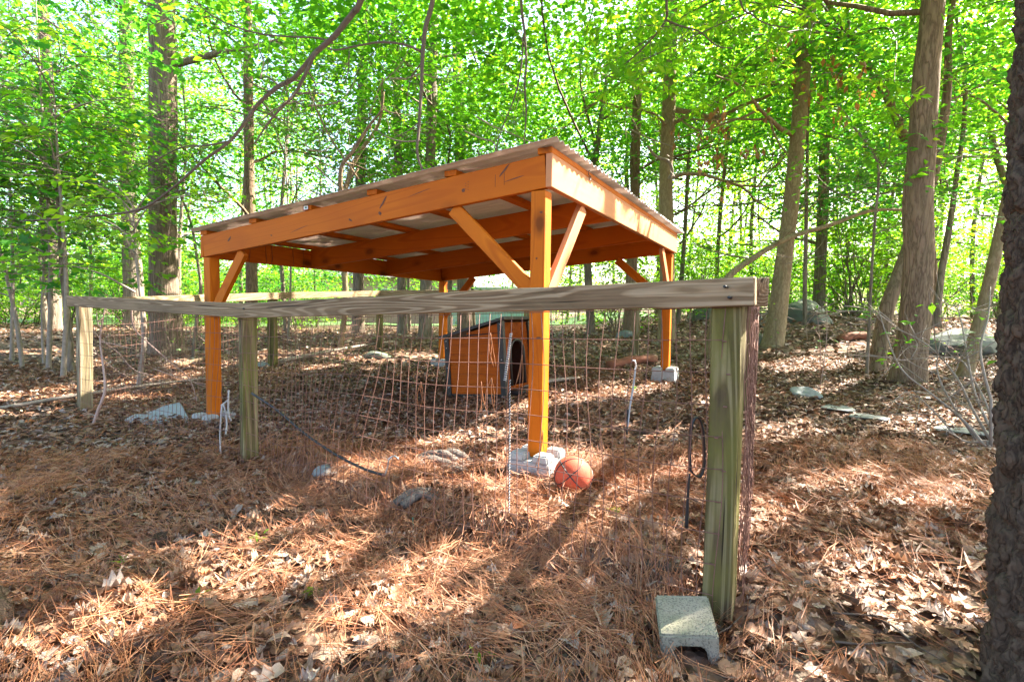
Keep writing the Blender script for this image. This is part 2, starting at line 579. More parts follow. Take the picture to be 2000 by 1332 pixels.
def thing(name, label, cat, loc, group=None):
    o = bpy.data.objects.new(name, None)
    col.objects.link(o)
    o.empty_display_size = .1
    o.location = [float(x) for x in loc]
    setmw(o, Matrix.Translation(o.location))
    o['label'] = label
    o['category'] = cat
    if group:
        o['group'] = group
    return o


def tag(o, label, cat, group=None):
    o['label'] = label
    o['category'] = cat
    if group:
        o['group'] = group
    return o


def bm_mesh(name, bm, mats, smooth=False):
    me = bpy.data.meshes.new(name)
    bm.normal_update()
    bm.to_mesh(me)
    bm.free()
    for m in (mats if isinstance(mats, (list, tuple)) else [mats]):
        me.materials.append(M[m])
    if smooth:
        for p in me.polygons:
            p.use_smooth = True
    return me


def box_mesh(L, W, H, mat, bev=.003, wob=0.0, seg=1):
    """board along +x from the origin, centred in y and z"""
    bm = bmesh.new()
    n = max(1, seg)
    for i in range(n + 1):
        for sy, sz in ((-1, -1), (1, -1), (1, 1), (-1, 1)):
            bm.verts.new((L * i / n, sy * W / 2 + random.gauss(0, wob), sz * H / 2 + random.gauss(0, wob)))
    bm.verts.ensure_lookup_table()
    vs_ = bm.verts
    for i in range(n):
        for j in range(4):
            a, b = i * 4 + j, i * 4 + (j + 1) % 4
            bm.faces.new((vs_[a], vs_[a + 4], vs_[b + 4], vs_[b]))
    bm.faces.new((vs_[0], vs_[1], vs_[2], vs_[3]))
    e = n * 4
    bm.faces.new((vs_[e + 3], vs_[e + 2], vs_[e + 1], vs_[e]))
    bmesh.ops.recalc_face_normals(bm, faces=bm.faces)
    if bev:
        ed = [x for x in bm.edges if len(x.link_faces) == 2 and x.calc_face_angle() > .6]
        bmesh.ops.bevel(bm, geom=ed, offset=bev, segments=1, affect='EDGES')
    return bm_mesh('board', bm, mat)


def frame(p0, p1, up=(0, 0, 1)):
    x = Vector([float(q) for q in p1]) - Vector([float(q) for q in p0])
    L = x.length
    x.normalize()
    u = Vector(up)
    y = u.cross(x)
    if y.length < 1e-4:
        y = Vector((0, 1, 0)).cross(x)
    y.normalize()
    z = x.cross(y)
    m = Matrix((x, y, z)).transposed().to_4x4()
    m.translation = Vector([float(q) for q in p0])
    return m, L


def board(name, p0, p1, W, H, mat, parent=None, up=(0, 0, 1), bev=.003, wob=0.0, seg=1):
    """W across (horizontal), H along up"""
    m, L = frame(p0, p1, up)
    o = link(name, box_mesh(L, W, H, mat, bev, wob, seg), parent, m)
    if parent is not None and parent.parent is None:
        setmw(o, m)
    return o


def tube_arrays(pts, rad, ns=6, closed=True, jit=0.0):
    P = np.array(pts, float)
    n = len(P)
    rad = np.broadcast_to(np.array(rad, float), (n,))
    T = np.gradient(P, axis=0)
    T /= np.linalg.norm(T, axis=1)[:, None] + 1e-9
    ref = np.array([0, 0, 1.0]) if abs(T[0, 2]) < .8 else np.array([1.0, 0, 0])
    A = np.cross(T, ref)
    A /= np.linalg.norm(A, axis=1)[:, None] + 1e-9
    B = np.cross(T, A)
    th = np.arange(ns) / ns * 2 * np.pi
    rr = rad[:, None] * (1 + (rng.random((n, ns)) - .5) * jit)
    V = P[:, None, :] + rr[:, :, None] * (np.cos(th)[None, :, None] * A[:, None, :] + np.sin(th)[None, :, None] * B[:, None, :])
    V = V.reshape(-1, 3)
    i = np.arange(n - 1)[:, None] * ns
    j = np.arange(ns)[None, :]
    j2 = (j + 1) % ns
    F = np.stack([i + j, i + j2, i + ns + j2, i + ns + j], -1).reshape(-1, 4)
    if closed:                                          # end caps: fans to a centre point
        V = np.vstack([V, P[0], P[-1]])
        c0, c1 = n * ns, n * ns + 1
        jj = np.arange(ns)
        e = (n - 1) * ns
        cap0 = np.stack([jj, np.full(ns, c0), np.full(ns, c0), (jj + 1) % ns], -1)
        F0 = np.stack([(jj + 1) % ns, jj, np.full(ns, c0)], -1)
        F1 = np.stack([e + jj, e + (jj + 1) % ns, np.full(ns, c1)], -1)
        return V, F, np.vstack([F0, F1])
    return V, F, np.zeros((0, 3), int)


def tri(F):
    return np.vstack([F[:, [0, 1, 2]], F[:, [0, 2, 3]]])


class Acc:
    """collects triangles of one mesh"""
    def __init__(self):
        self.V, self.F, self.m, self.r, self.n = [], [], [], [], 0

    def add(self, V, F, mi=0, rnd=0.5):
        self.V.append(V)
        self.F.append(F + self.n)
        self.m.append(np.broadcast_to(mi, (len(F),)))
        self.r.append(np.broadcast_to(rnd, (len(V),)))
        self.n += len(V)

    def tube(self, pts, rad, ns=6, mi=0, jit=0.0, closed=True):
        V, F, C = tube_arrays(pts, rad, ns, closed, jit)
        self.add(V, np.vstack([tri(F), C]) if len(C) else tri(F), mi)

    def mesh(self, name, mats, smooth=False):
        return mesh_np(name, np.vstack(self.V), np.vstack(self.F), mats, np.concatenate(self.r), smooth, np.concatenate(self.m))

    def build(self, name, mats, parent=None, smooth=False):
        return link(name, self.mesh(name, mats, smooth), parent)


def smooth_path(pts, k=6):
    """Catmull-Rom resampling"""
    P = np.array(pts, float)
    if len(P) < 3:
        t = np.linspace(0, 1, k + 1)[:, None]
        return P[0] * (1 - t) + P[-1] * t
    Q = np.vstack([2 * P[0] - P[1], P, 2 * P[-1] - P[-2]])
    out = []
    for i in range(1, len(Q) - 2):
        for s in np.arange(k) / k:
            a, b, c, d = Q[i - 1], Q[i], Q[i + 1], Q[i + 2]
            out.append(.5 * ((2 * b) + (c - a) * s + (2 * a - 5 * b + 4 * c - d) * s * s + (3 * b - a - 3 * c + d) * s ** 3))
    out.append(P[-1])
    return np.array(out)


# leaf templates: x from base to tip, y across, z up.  (verts, tris)
T_LEAF = (np.array([[0, 0, 0], [.45, -.27, .07], [.5, 0, 0], [.45, .27, .07], [1, 0, -.10]]), np.array([[0, 1, 2], [0, 2, 3], [1, 4, 2], [2, 4, 3]]))
T_LANCE = (np.array([[0, 0, 0], [.55, -.15, .04], [.55, 0, 0], [.55, .15, .04], [1, 0, -.14]]), np.array([[0, 1, 2], [0, 2, 3], [1, 4, 2], [2, 4, 3]]))
T_FAR = (np.array([[0, 0, 0], [.5, -.3, .06], [1, 0, -.08], [.5, .3, .06]]), np.array([[0, 1, 2], [0, 2, 3]]))


def maple_template():
    a = [(0, 0), (.05, -.28), (.30, -.22), (.42, -.52), (.56, -.22), (.70, -.26), (1, 0), (.70, .26), (.56, .22), (.42, .52), (.30, .22), (.05, .28)]
    V = [(.38, 0, 0)] + [(x, y, .12 * abs(y) - .1 * x * x) for x, y in a]
    n = len(a)
    F = [(0, 1 + (i + 1) % n, 1 + i) for i in range(n)]
    return np.array(V), np.array(F)


def oak_template(curl, bend, seed):
    r = np.random.default_rng(seed)
    half = [(0.0, .012), (.10, .02), (.20, .15), (.30, .16), (.42, .29), (.52, .21), (.64, .33), (.76, .22), (.88, .21), (.96, .10)]
    V, n = [], len(half)
    for x, w in half:
        w2 = w * (1 + r.normal(0, .16))
        for s in (-1, 0, 1):
            y = s * w2
            V.append((x, y, curl * y * y * 4 + bend * math.sin(x * 3.0) + r.normal(0, .03)))
    V.append((1.0, 0, bend * math.sin(3.0)))
    F = []
    for i in range(n - 1):
        a = i * 3
        for k in (0, 1):
            F += [(a + k, a + 3 + k, a + 4 + k), (a + k, a + 4 + k, a + 1 + k)]
    e = (n - 1) * 3
    F += [(e, 3 * n, e + 1), (e + 1, 3 * n, e + 2)]
    V = np.array(V)
    V[:, 0] -= .5
    return V, np.array(F)


def curl_leaf(curl, bend):
    """plain oval dry leaf, 8 triangles"""
    V = []
    for x, w in ((0, .02), (.3, .24), (.68, .22), (1, .02)):
        for s in (-1, 1):
            V.append((x - .5, s * w, curl * w * w * 6 + bend * math.sin(x * 3)))
        V.append((x - .5, 0, bend * math.sin(x * 3)))
    F = []
    for i in range(3):
        a = i * 3
        F += [(a, a + 3, a + 5), (a, a + 5, a + 2), (a + 2, a + 5, a + 4), (a + 2, a + 4, a + 1)]
    return np.array(V), np.array(F)


def instance(tmpl, pos, xdir, nrm, size):
    """all copies of a template as one vertex/triangle array"""
    V, F = tmpl
    x = xdir / (np.linalg.norm(xdir, axis=1)[:, None] + 1e-9)
    y = np.cross(nrm, x)
    y /= np.linalg.norm(y, axis=1)[:, None] + 1e-9
    z = np.cross(x, y)
    s = size[:, None, None]
    W = pos[:, None, :] + s * (V[None, :, 0:1] * x[:, None, :] + V[None, :, 1:2] * y[:, None, :] + V[None, :, 2:3] * z[:, None, :])
    n, k = len(pos), len(V)
    FF = F[None] + (np.arange(n) * k)[:, None, None]
    return W.reshape(-1, 3), FF.reshape(-1, 3)


def unit(v):
    return v / (np.linalg.norm(v, axis=-1, keepdims=True) + 1e-9)


def sprays(origins, dirs, lens, per, size, droop=.25, up=.85, flat=1.0):
    """leafy twigs: positions, directions, normals, sizes and spray id of every leaf, plus twig lines"""
    S = len(origins)
    t = (np.arange(per) + .6) / per
    t = np.clip(t[None, :] + rng.normal(0, .05, (S, per)), .08, 1)
    d = unit(dirs)
    side = unit(np.cross(d, np.array([0, 0, 1.0])) + 1e-6)
    sg = np.where(np.arange(per) % 2 == 0, 1.0, -1.0)[None, :]
    base = origins[:, None, :] + d[:, None, :] * (t * lens[:, None])[..., None]
    base[..., 2] -= droop * lens[:, None] * t ** 2
    lat = side[:, None, :] * sg[..., None]
    wid = (.34 * lens[:, None] * (1.15 - t) * rng.random((S, per)) * flat)
    base = base + lat * wid[..., None] + rng.normal(0, .03, base.shape)
    ld = unit(d[:, None, :] * .75 + lat * .8 + rng.normal(0, .28, base.shape))
    ld[..., 2] -= .18
    nr = np.zeros_like(base)
    nr[..., 2] = up
    nr += rng.normal(0, .42, base.shape)
    sz = size * (.65 + .7 * rng.random((S, per)))
    sid = np.repeat(np.arange(S), per)
    return base.reshape(-1, 3), ld.reshape(-1, 3), nr.reshape(-1, 3), sz.ravel(), sid


def leaf_rnd(n, sid=None, spread=.3, ns=None):
    b = rng.random(ns)[sid] if sid is not None else .5
    return np.clip(b * (1 - spread) + rng.random(n) * spread + rng.normal(0, .06, n), 0, 1)


# ------------------------------------------------------------------ ground
def axis(lo, hi, c0, c1, fine, coarse):
    a = list(np.arange(c0, c1, fine))
    s, x = fine, c0
    left = []
    while x > lo:
        s = min(s * 1.14, coarse)
        x -= s
        left.append(x)
    s, x = fine, a[-1]
    right = []
    while x < hi:
        s = min(s * 1.14, coarse)
        x += s
        right.append(x)
    return np.array(left[::-1] + a + right)


gx = axis(-150, 150, -5, 5.5, .055, 8)
gy = axis(-25, 220, .3, 7.5, .055, 8)
XX, YY = np.meshgrid(gx, gy)
ZZ = gz(XX, YY)
nx, ny = len(gx), len(gy)
ii = (np.arange(ny - 1)[:, None] * nx + np.arange(nx - 1)[None, :]).ravel()
GF = np.stack([ii, ii + 1, ii + nx + 1, ii + nx], 1)
ground = link('ground', mesh_np('ground', np.stack([XX.ravel(), YY.ravel(), ZZ.ravel()], 1), GF, 'ground', None, True))
ground['kind'] = 'structure'
ground['label'] = 'forest floor covered in brown leaves and pine needles'


# ------------------------------------------------------------------ shelter
PN = np.array([0.2067, 2.905])
_a = R(-208.61)
SF = np.array([math.cos(_a), math.sin(_a)])
SS = np.array([-SF[1], SF[0]])
if SS[1] < 0:
    SS = -SS
LS, WS, ZH, ZL = 3.269, 3.409, 1.830, 1.570
BD, BT, PWD = .184, .038, .089
SLOPE = (ZH - ZL) / LS


def sp(i, j, z):
    q = PN + SF * i + SS * j
    return np.array([q[0], q[1], z])


def ztop(i):
    return ZH - SLOPE * i


shelter = thing('shelter', 'open orange-stained timber shelter with a sloping corrugated roof, inside the pen', 'shelter', sp(LS / 2, WS / 2, .1))
fup = (float(SF[0]), float(SF[1]), 0)
BASEZ = {'near': .126, 'left': .02, 'right': .326, 'back': .257}
corners = {'near': (BT + PWD / 2, PWD / 2), 'left': (LS - BT - PWD / 2, PWD / 2), 'right': (BT + PWD / 2, WS - PWD / 2), 'back': (LS - BT - PWD / 2, WS - PWD / 2)}
for k, (i, j) in corners.items():
    p = board('post', sp(i, j, BASEZ[k]), sp(i, j, ztop(i) - BD - .006), PWD, PWD, 'orange', shelter, up=fup, bev=.004)
# rafters (front, two inside, back) between the two fascia boards
for j in (BT / 2, WS / 3, WS * 2 / 3, WS - BT / 2):
    board('rafter', sp(BT + .002, j, ztop(BT) - BD / 2), sp(LS - BT - .002, j, ztop(LS - BT) - BD / 2), BT, BD - .002, 'orange', shelter)
fa = board('fascia', sp(BT / 2, 0, ZH - BD / 2), sp(BT / 2, WS, ZH - BD / 2), BT, BD, 'orange_pale', shelter)
fa['label'] = 'pale orange fascia board'
fb = board('fascia', sp(LS - BT / 2, 0, ZL - BD / 2), sp(LS - BT / 2, WS, ZL - BD / 2), BT, BD, 'orange', shelter)
# purlins laid flat over the rafters
for i in (.045, .68, 1.32, 1.95, 2.57, LS - .05):
    z = ztop(i) + .021
    board('purlin', sp(i, -.002, z), sp(i, WS + .002, z), .089, .036, 'orange', shelter, up=(float(-SF[0] * 0), 0, 1))
# corrugated sheets, each one overlapping the next
nsh = 5
wsh = (WS + .11) / nsh
for k in range(nsh):
    j0 = -.065 + k * wsh
    j1 = j0 + wsh + .05
    js = np.arange(j0, j1, .0095)
    is_ = np.linspace(-.055, LS + .06, 14)
    J, I = np.meshgrid(js, is_)
    Z = ztop(I) + .049 + .0085 * np.sin(2 * np.pi * J / .076) + .0025 * (k % 2) + .0015 * (vnoise(I * 3, J * 3, 20) - .5)
    V = np.stack([PN[0] + SF[0] * I + SS[0] * J, PN[1] + SF[1] * I + SS[1] * J, Z], -1).reshape(-1, 3)
    n0 = len(js)
    q = (np.arange(len(is_) - 1)[:, None] * n0 + np.arange(n0 - 1)[None, :]).ravel()
    sh = link('roof_sheet', mesh_np('roof_sheet', V, np.stack([q, q + 1, q + n0 + 1, q + n0], 1), 'roof', None, True), shelter)
    md = sh.modifiers.new('thickness', 'SOLIDIFY')
    md.thickness = .0016
# knee braces


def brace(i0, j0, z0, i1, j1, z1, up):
    board('brace', sp(i0, j0, z0), sp(i1, j1, z1), BT, .089, 'orange_pale' if i0 == i1 else 'orange', shelter, up=up)


zb = ZH - BD
i0 = BT + PWD
brace(i0 - .03, BT / 2 + .02, zb - .60, i0 + .55, BT / 2 + .02, ztop(.6) - BD - .01, (0, 0, 1))
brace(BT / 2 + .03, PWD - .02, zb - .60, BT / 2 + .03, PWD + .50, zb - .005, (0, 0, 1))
il = LS - BT - PWD
zbl = ztop(il) - BD
brace(il + .03, BT / 2 + .02, zbl - .50, il - .40, BT / 2 + .02, zbl + .02, (0, 0, 1))
brace(il + .03, WS - BT / 2 - .02, ztop(il) - BD - .5, il - .46, WS - BT / 2 - .02, ztop(il) - BD + .03, (0, 0, 1))
brace(i0 - .03, WS - BT / 2 - .02, zb - .55, i0 + .55, WS - BT / 2 - .02, ztop(.6) - BD - .01, (0, 0, 1))
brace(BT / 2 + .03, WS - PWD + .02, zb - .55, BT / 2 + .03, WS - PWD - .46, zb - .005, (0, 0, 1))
# bolts, stamped tag, wires clipped under the roof
for jj in (WS / 3, WS * 2 / 3):
    for dz in (.06, .12):
        A = Acc()
        p = sp(LS - BT - .002, jj + .05, ZL - dz)
        A.tube([p, p - np.array([SF[0], SF[1], 0]) * .006], .009, 7)
        A.build('bolt', 'black', shelter)
tg = sp(1.95, -.010, ztop(1.95) + .019)
o = board('price_tag', tg - np.array([SF[0], SF[1], 0]) * .022, tg + np.array([SF[0], SF[1], 0]) * .022, .002, .026, 'tag', shelter, bev=0)
tg2 = sp(1.95, -.0125, ztop(1.95) + .019)
board('printed_mark', tg2 - np.array([SF[0], SF[1], 0]) * .012, tg2 + np.array([SF[0], SF[1], 0]) * .004, .002, .012, 'greentie', shelter, bev=0)
A = Acc()
for k in range(7):                                     # faint vertical stamp on the front rafter
    p = sp(.545 + (k % 2) * .018, -.0004, ztop(.55) - .055 - .008 * k)
    A.tube([p, p + np.array([SF[0], SF[1], 0]) * .007], .0012, 4)
for k in (.30, .36):
    p = sp(k, -.0004, ztop(k) - .05)
    A.tube([p, p + np.array([0, 0, -.07])], .001, 4)
A.build('lumber_stamp', 'black', shelter)['kind'] = 'stuff'
for k in range(6):
    j = .38 + k * .16 + random.uniform(-.05, .05)
    z = ZL - .005
    A = Acc()
    A.tube([sp(LS - BT - .006, j, z), sp(LS - BT - .008, j + .01, z - .06 - random.random() * .1), sp(LS - BT - .006, j, z - BD)], .0016, 4)
    A.build('hanging_wire', 'black', shelter)
# knots and checks in the face of the front rafter and the near post
def face_knot(px, py, rx, rz, ang):
    r_ = un(px, py, 1.0) - np.array([0, 0, CAMZ])
    t = ((PN - SS * .0012) @ SS) / (r_[:2] @ SS)
    c = np.array([0, 0, CAMZ]) + r_ * t
    ex = np.array([-SF[0], -SF[1], 0])
    V = [c - np.array([SS[0], SS[1], 0]) * .0006]
    for q in range(12):
        th = q / 12 * 2 * math.pi
        a_, b_ = rx * math.cos(th) * random.uniform(.8, 1.15), rz * math.sin(th) * random.uniform(.8, 1.15)
        V.append(c + ex * (a_ * math.cos(ang) - b_ * math.sin(ang)) + np.array([0, 0, 1.0]) * (a_ * math.sin(ang) + b_ * math.cos(ang)))
    F = np.array([(0, 1 + q, 1 + (q + 1) % 12) for q in range(12)])
    link('knot', mesh_np('knot', np.array(V), F, 'knot'), shelter)


for kn_ in ((742, 417, .017, .011, -.5), (684, 430, .019, .007, -.5), (748, 396, .05, .008, .9), (985, 333, .055, .006, .8), (1005, 349, .07, .003, .18), (448, 467, .03, .010, .7),
            (585, 447, .10, .0025, .22), (905, 372, .012, .012, .3), (820, 376, .09, .0022, .2), (1052, 660, .016, .007, .1), (1057, 415, .010, .006, 0), (1048, 505, .006, .006, 0), (530, 460, .012, .006, -.3)):
    face_knot(*kn_)
# S hook under the roof edge
th_ = np.linspace(0, 1, 22)
hp = []
for t in th_:
    an = t * 2 * math.pi * 1.35
    r = .016
    if t < .5:
        hp.append(sp(-.012, .55 + r * math.cos(an + 1.2), ZH + .018 + r * math.sin(an + 1.2)))
    else:
        hp.append(sp(-.012, .55 + .012 + r * math.cos(-an + 5.2), ZH - .006 + r * math.sin(-an + 5.2)))
A = Acc()
A.tube(hp, .0028, 5)
hook = A.build('s_hook', 'black')
tag(hook, 'small black S hook on the sunlit roof edge of the shelter', 'hook')

# concrete pier blocks


def pier(k, label):
    i, j = corners[k]
    z = BASEZ[k] + .002
    c = sp(i, j, 0)
    bm = bmesh.new()

    def frus(cx, cy, z0, z1, w0, w1):
        vs_ = []
        for zz, w in ((z0, w0), (z1, w1)):
            for sx, sy in ((-1, -1), (1, -1), (1, 1), (-1, 1)):
                x, y = cx + sx * w / 2 + random.gauss(0, .002), cy + sy * w / 2 + random.gauss(0, .002)
                vs_.append(bm.verts.new((x, y, zz)))
        fs = [bm.faces.new([vs_[q] for q in f]) for f in ((3, 2, 1, 0), (4, 5, 6, 7), (0, 1, 5, 4), (1, 2, 6, 5), (2, 3, 7, 6), (3, 0, 4, 7))]
    frus(0, 0, -.17, -.003, .275, .25)
    for sx in (-1, 1):
        for sy in (-1, 1):
            frus(sx * .076, sy * .076, -.008, .036, .108, .086)
    bmesh.ops.bevel(bm, geom=[e for e in bm.edges if len(e.link_faces) == 2], offset=.008, segments=2, affect='EDGES')
    m = Matrix(((SF[0], SS[0], 0, c[0]), (SF[1], SS[1], 0, c[1]), (0, 0, 1, z), (0, 0, 0, 1)))
    o = link('concrete_pier_block', bm_mesh('concrete_pier_block', bm, 'pier'), None, m)
    tag(o, label, 'concrete block', 'pier blocks under the shelter posts')


pier('near', 'notched concrete pier block under the shelter post beside the basketball')
pier('left', 'half buried pale concrete pier block under the shelter post beside the grey slabs')
pier('right', 'concrete pier block under the shelter post next to the rotten red log')
pier('back', 'mossy concrete pier block under the shelter post behind the dog house')

# ------------------------------------------------------------------ fence
fn3 = np.array([_fn[0], _fn[1], 0])
fd3 = np.array([_fd[0], _fd[1], 0])


def fpost(p, z0, z1, mat, parent, ang, w=.089, lean=(0, 0)):
    u = (math.cos(ang), math.sin(ang), 0)
    board('post', (p[0] - lean[0], p[1] - lean[1], z0), (p[0], p[1], z1), w, w, mat, parent, up=u, bev=.005, wob=.0012, seg=6)


def wire_panel(parent, A0, B0, zt0, zt1, off, vs_=.0508, hs=.1016, warp=None, rad=.0015, bury=.04, name='wire_mesh', rows=99):
    """welded wire sheet hung between two plan points"""
    A0, B0 = np.array(A0, float), np.array(B0, float)
    L = np.linalg.norm(B0 - A0)
    d = (B0 - A0) / L
    nr = np.array([d[1], -d[0]])
    if nr[1] < 0:
        nr = -nr
    acc = Acc()
    Hm = 0.98

    def pt(u, w):
        q = A0 + d * u * L + nr * off
        zt = zt0 + (zt1 - zt0) * u
        x, y, z = q[0], q[1], zt - w
        if warp:
            du, dn, dz = warp(u, w)
            x += d[0] * du + nr[0] * dn
            y += d[1] * du + nr[1] * dn
            z += dz
        return (x, y, z)
    nv = int(L / vs_)
    for k in range(nv + 1):
        u = k / nv
        q = A0 + d * u * L
        zg = g1(q[0], q[1]) - bury
        zt = zt0 + (zt1 - zt0) * u
        wmax = max(.3, min(zt - zg, Hm))
        ws = np.linspace(0, wmax, 12)
        acc.tube([pt(u + .0006 * math.sin(k * 7 + w * 9), w) for w in ws], rad, 4)
    nh = min(rows, int(Hm / hs) + 1)
    for k in range(nh):
        us = np.linspace(0, 1, 46)
        acc.tube([pt(u, k * hs) for u in us], rad, 4)
    return acc.build(name, 'rust', parent)


front = thing('pen_fence', 'low weathered timber and rusty wire fence along the front of the pen', 'fence', (FM[0], FM[1], 0))
fang = math.atan2(_fd[1], _fd[0])
rt = un(1449, 542, 1.64)
mt = un(487, 597, 3.25)
lt = un(165, 580, 4.52)
fpost(FR, -.25, rt[2] - .012, 'post', front, fang)
fpost(FM, -.25, mt[2] - .008, 'post', front, fang - .25)
fpost(FL, -.15, lt[2] - .012, 'postpale', front, R(150) - .12, w=.095, lean=(.02, 0))
r0, r1 = un(1476, 569, 1.575), un(478, 607, 3.19)
board('rail', r0, r1, .038, .089, 'rail', front, wob=.0012, seg=24, bev=.004)
r2, r3 = un(488, 608, 3.16), un(135, 588, 4.45)
d23 = unit(np.array(r3) - np.array(r2))
board('rail', np.array(r2) + d23 * .02 + np.array([0, 0, .002]), r3, .038, .089, 'rail', front, wob=.0012, seg=16, bev=.004)
for (px, py, d) in ((1416, 560, 1.575), (1424, 581, 1.575), (476, 603, 3.15), (498, 611, 3.13), (160, 584, 4.40), (170, 592, 4.40)):
    p = un(px, py, d)
    A = Acc()
    A.tube([p + fn3 * .03, p - fn3 * .0065], .0045, 7)
    A.build('nail_head', 'black', front)


def warp_front(u, w):
    b = math.exp(-((u - .60) / .17) ** 2)
    f = w / .9
    return (.20 * b * f ** 1.2 + .008 * math.sin(u * 40 + w * 8), -.05 * b * math.sin(f * 2.6) + .012 * math.sin(u * 23 + w * 6), .05 * b * f * math.sin((u - .4) * 9) - .012 * math.sin(u * 17) * f)


def warp_small(u, w):
    return (.008 * math.sin(u * 20 + w * 9), .015 * math.sin(u * 14 + w * 5), .006 * math.sin(u * 16 + w * 3))


wire_panel(front, FR, FM, rt[2] - .095, mt[2] - .09, -.052, warp=warp_front)
wire_panel(front, FM, FL, mt[2] - .09, lt[2] - .09, -.052, warp=warp_small)
# staples holding the wire
A = Acc()
for P_, zt, n_ in ((FR, rt[2], 8), (FM, mt[2], 7)):
    for k in range(n_):
        c = np.array([P_[0], P_[1], zt - .2 - k * .1016]) - fn3 * .055 + fd3 * random.uniform(-.03, .02)
        A.tube([c - fd3 * .006, c + fd3 * .006], .0026, 5)
A.build('staples', 'rust', front)['kind'] = 'stuff'

side = thing('pen_fence', 'fence of tangled rusty wire netting running back from the mossy corner post', 'fence', (FR[0], FR[1], 0))
SB = np.array([3.35, 7.25])
sd = (SB - FR) / np.linalg.norm(SB - FR)
sn = np.array([-sd[1], sd[0]])
zc = g1(*SB) + 1.05
rr0 = np.array([FR[0] + .088, FR[1] - .03, rt[2] - .045])
board('rail', rr0, (SB[0] + .03, SB[1], zc - .045), .036, .089, 'rail', side, wob=.001, seg=10, bev=.004)
for t in (.48, 1.0):
    q = FR + (SB - FR) * t
    fpost(q, g1(*q) - .2, rt[2] + (zc - rt[2]) * t - .01, 'post', side, math.atan2(sd[1], sd[0]))
wire_panel(side, FR + sn * -.062, SB + sn * -.062, rt[2] - .03, zc - .03, 0, warp=lambda u, w: (.03 * math.sin(w * 9 + u * 31), .014 * math.sin(u * 45 + w * 7), .01 * math.sin(u * 60)))
# loose chicken netting folded over the same rail
acc = Acc()
for k in range(9):
    z = rt[2] - .05 - k * .085
    pts = []
    for m_ in range(40):
        u = m_ * .012
        q = FR + sd * (u - .02) + sn * (-.078 - .006 * math.sin(m_))
        pts.append((q[0], q[1], z + .012 * (-1) ** m_ + .06 * u))
    acc.tube(pts, .0011, 4)
for k in range(26):
    q = FR + sd * (k * .017) + sn * -.072
    z0_, z1_ = rt[2] - .10, g1(*q) + .02
    pts = [(q[0] + random.gauss(0, .006), q[1] + random.gauss(0, .008), z0_ + (z1_ - z0_) * t) for t in np.linspace(0, 1, 14)]
    acc.tube(pts, .0012, 4)
acc.build('wire_netting', 'rust', side)

left = thing('pen_fence', 'weathered timber and wire fence running back along the pen toward the broad trunk', 'fence', (-3.2, 7, .1))
LP = [FL, np.array([-3.22, 7.0]), np.array([-2.34, 9.2])]
LZ = [lt[2] - .005, un(535, 571, 7.0)[2], un(742, 568, 9.2)[2]]
for q, z, m_ in zip(LP[1:], LZ[1:], ('post', 'post')):
    fpost(q, g1(*q) - .2, z - .01, m_, left, R(82), w=.095)
for k in range(2):
    a0, b0 = LP[k], LP[k + 1]
    dd = (b0 - a0) / np.linalg.norm(b0 - a0)
    nn = np.array([dd[1], -dd[0]]) * .072
    if k == 0:
        a0 = a0 + dd * .06
    else:
        a0 = a0 + dd * .035
    board('rail', (a0[0] + nn[0], a0[1] + nn[1], LZ[k] - .045), (b0[0] + nn[0] + dd[0] * .03, b0[1] + nn[1] + dd[1] * .03, LZ[k + 1] - .045), .038, .089, 'rail', left, wob=.001, seg=8)
    wire_panel(left, LP[k], LP[k + 1], LZ[k] - .06, LZ[k + 1] - .06, .052, warp=warp_small, rad=.0017)

back = thing('pen_fence', 'wire fence with a dark timber rail along the back of the pen, behind the shelter', 'fence', (.3, 8.4, .3))
BP = [LP[2], np.array([.24, 8.42]), np.array([1.86, 7.83]), SB]
BZ = [LZ[2], un(1028, 566, 8.42)[2], g1(1.86, 7.83) + 1.04, zc]
for q, z in zip(BP[1:3], BZ[1:3]):
    fpost(q, g1(*q) - .2, z - .01, 'postpale', back, R(-20))
for k in range(3):
    a0, b0 = BP[k], BP[k + 1]
    dd = (b0 - a0) / np.linalg.norm(b0 - a0)
    nn = np.array([dd[1], -dd[0]]) * (.072 if True else 0)
    if k == 0:
        a0 = a0 + dd * .05
    if k < 2:
        board('rail', (a0[0] + nn[0] + dd[0] * .003, a0[1] + nn[1] + dd[1] * .003, BZ[k] - .045), (b0[0] + nn[0], b0[1] + nn[1], BZ[k + 1] - .045), .038, .089, 'rail', back, wob=.001, seg=6)
    wire_panel(back, BP[k], BP[k + 1], BZ[k] - .06, BZ[k + 1] - .06, .052, warp=warp_small, rad=.0018)

# sunlit faces
for j in (.08, .36, .60, .98, 1.22, 1.62, 1.95, 2.35, 2.62, 3.0, 3.25):
    r = random.uniform(.035, .09)
    wall_fleck(sp(0, j, ZH - .08 + random.uniform(-.04, .04)), np.array([SS[0], SS[1], 0]) * r + np.array([0, 0, .03]), (0.02, 0.0, random.uniform(.08, .16)))
for z in (1.45, 1.1, .75, .4):
    wall_fleck(sp(BT, .05, z), np.array([SS[0], SS[1], 0]) * .07, (0, 0, .16))
wall_fleck((FL[0] + .05, FL[1] - .02, .62), (.05, .08, 0), (0, 0, .5))
wall_fleck(sp(BT, WS - .05, 1.1), np.array([SS[0], SS[1], 0]) * .1, (0, 0, .6))
wall_fleck((rr0[0], rr0[1], rt[2] - .05), (.06, .12, 0), (0, 0, .09))
wall_fleck((-3.5, 5.8, LZ[0]), (.4, 1.2, 0), (0.15, -.05, .0))
wall_fleck((-2.8, 8.1, LZ[1]), (.3, .9, 0), (0.15, -.05, .0))
wall_fleck((.2, 2.72, .2), (.3, -.1, 0), (.05, .2, 0))

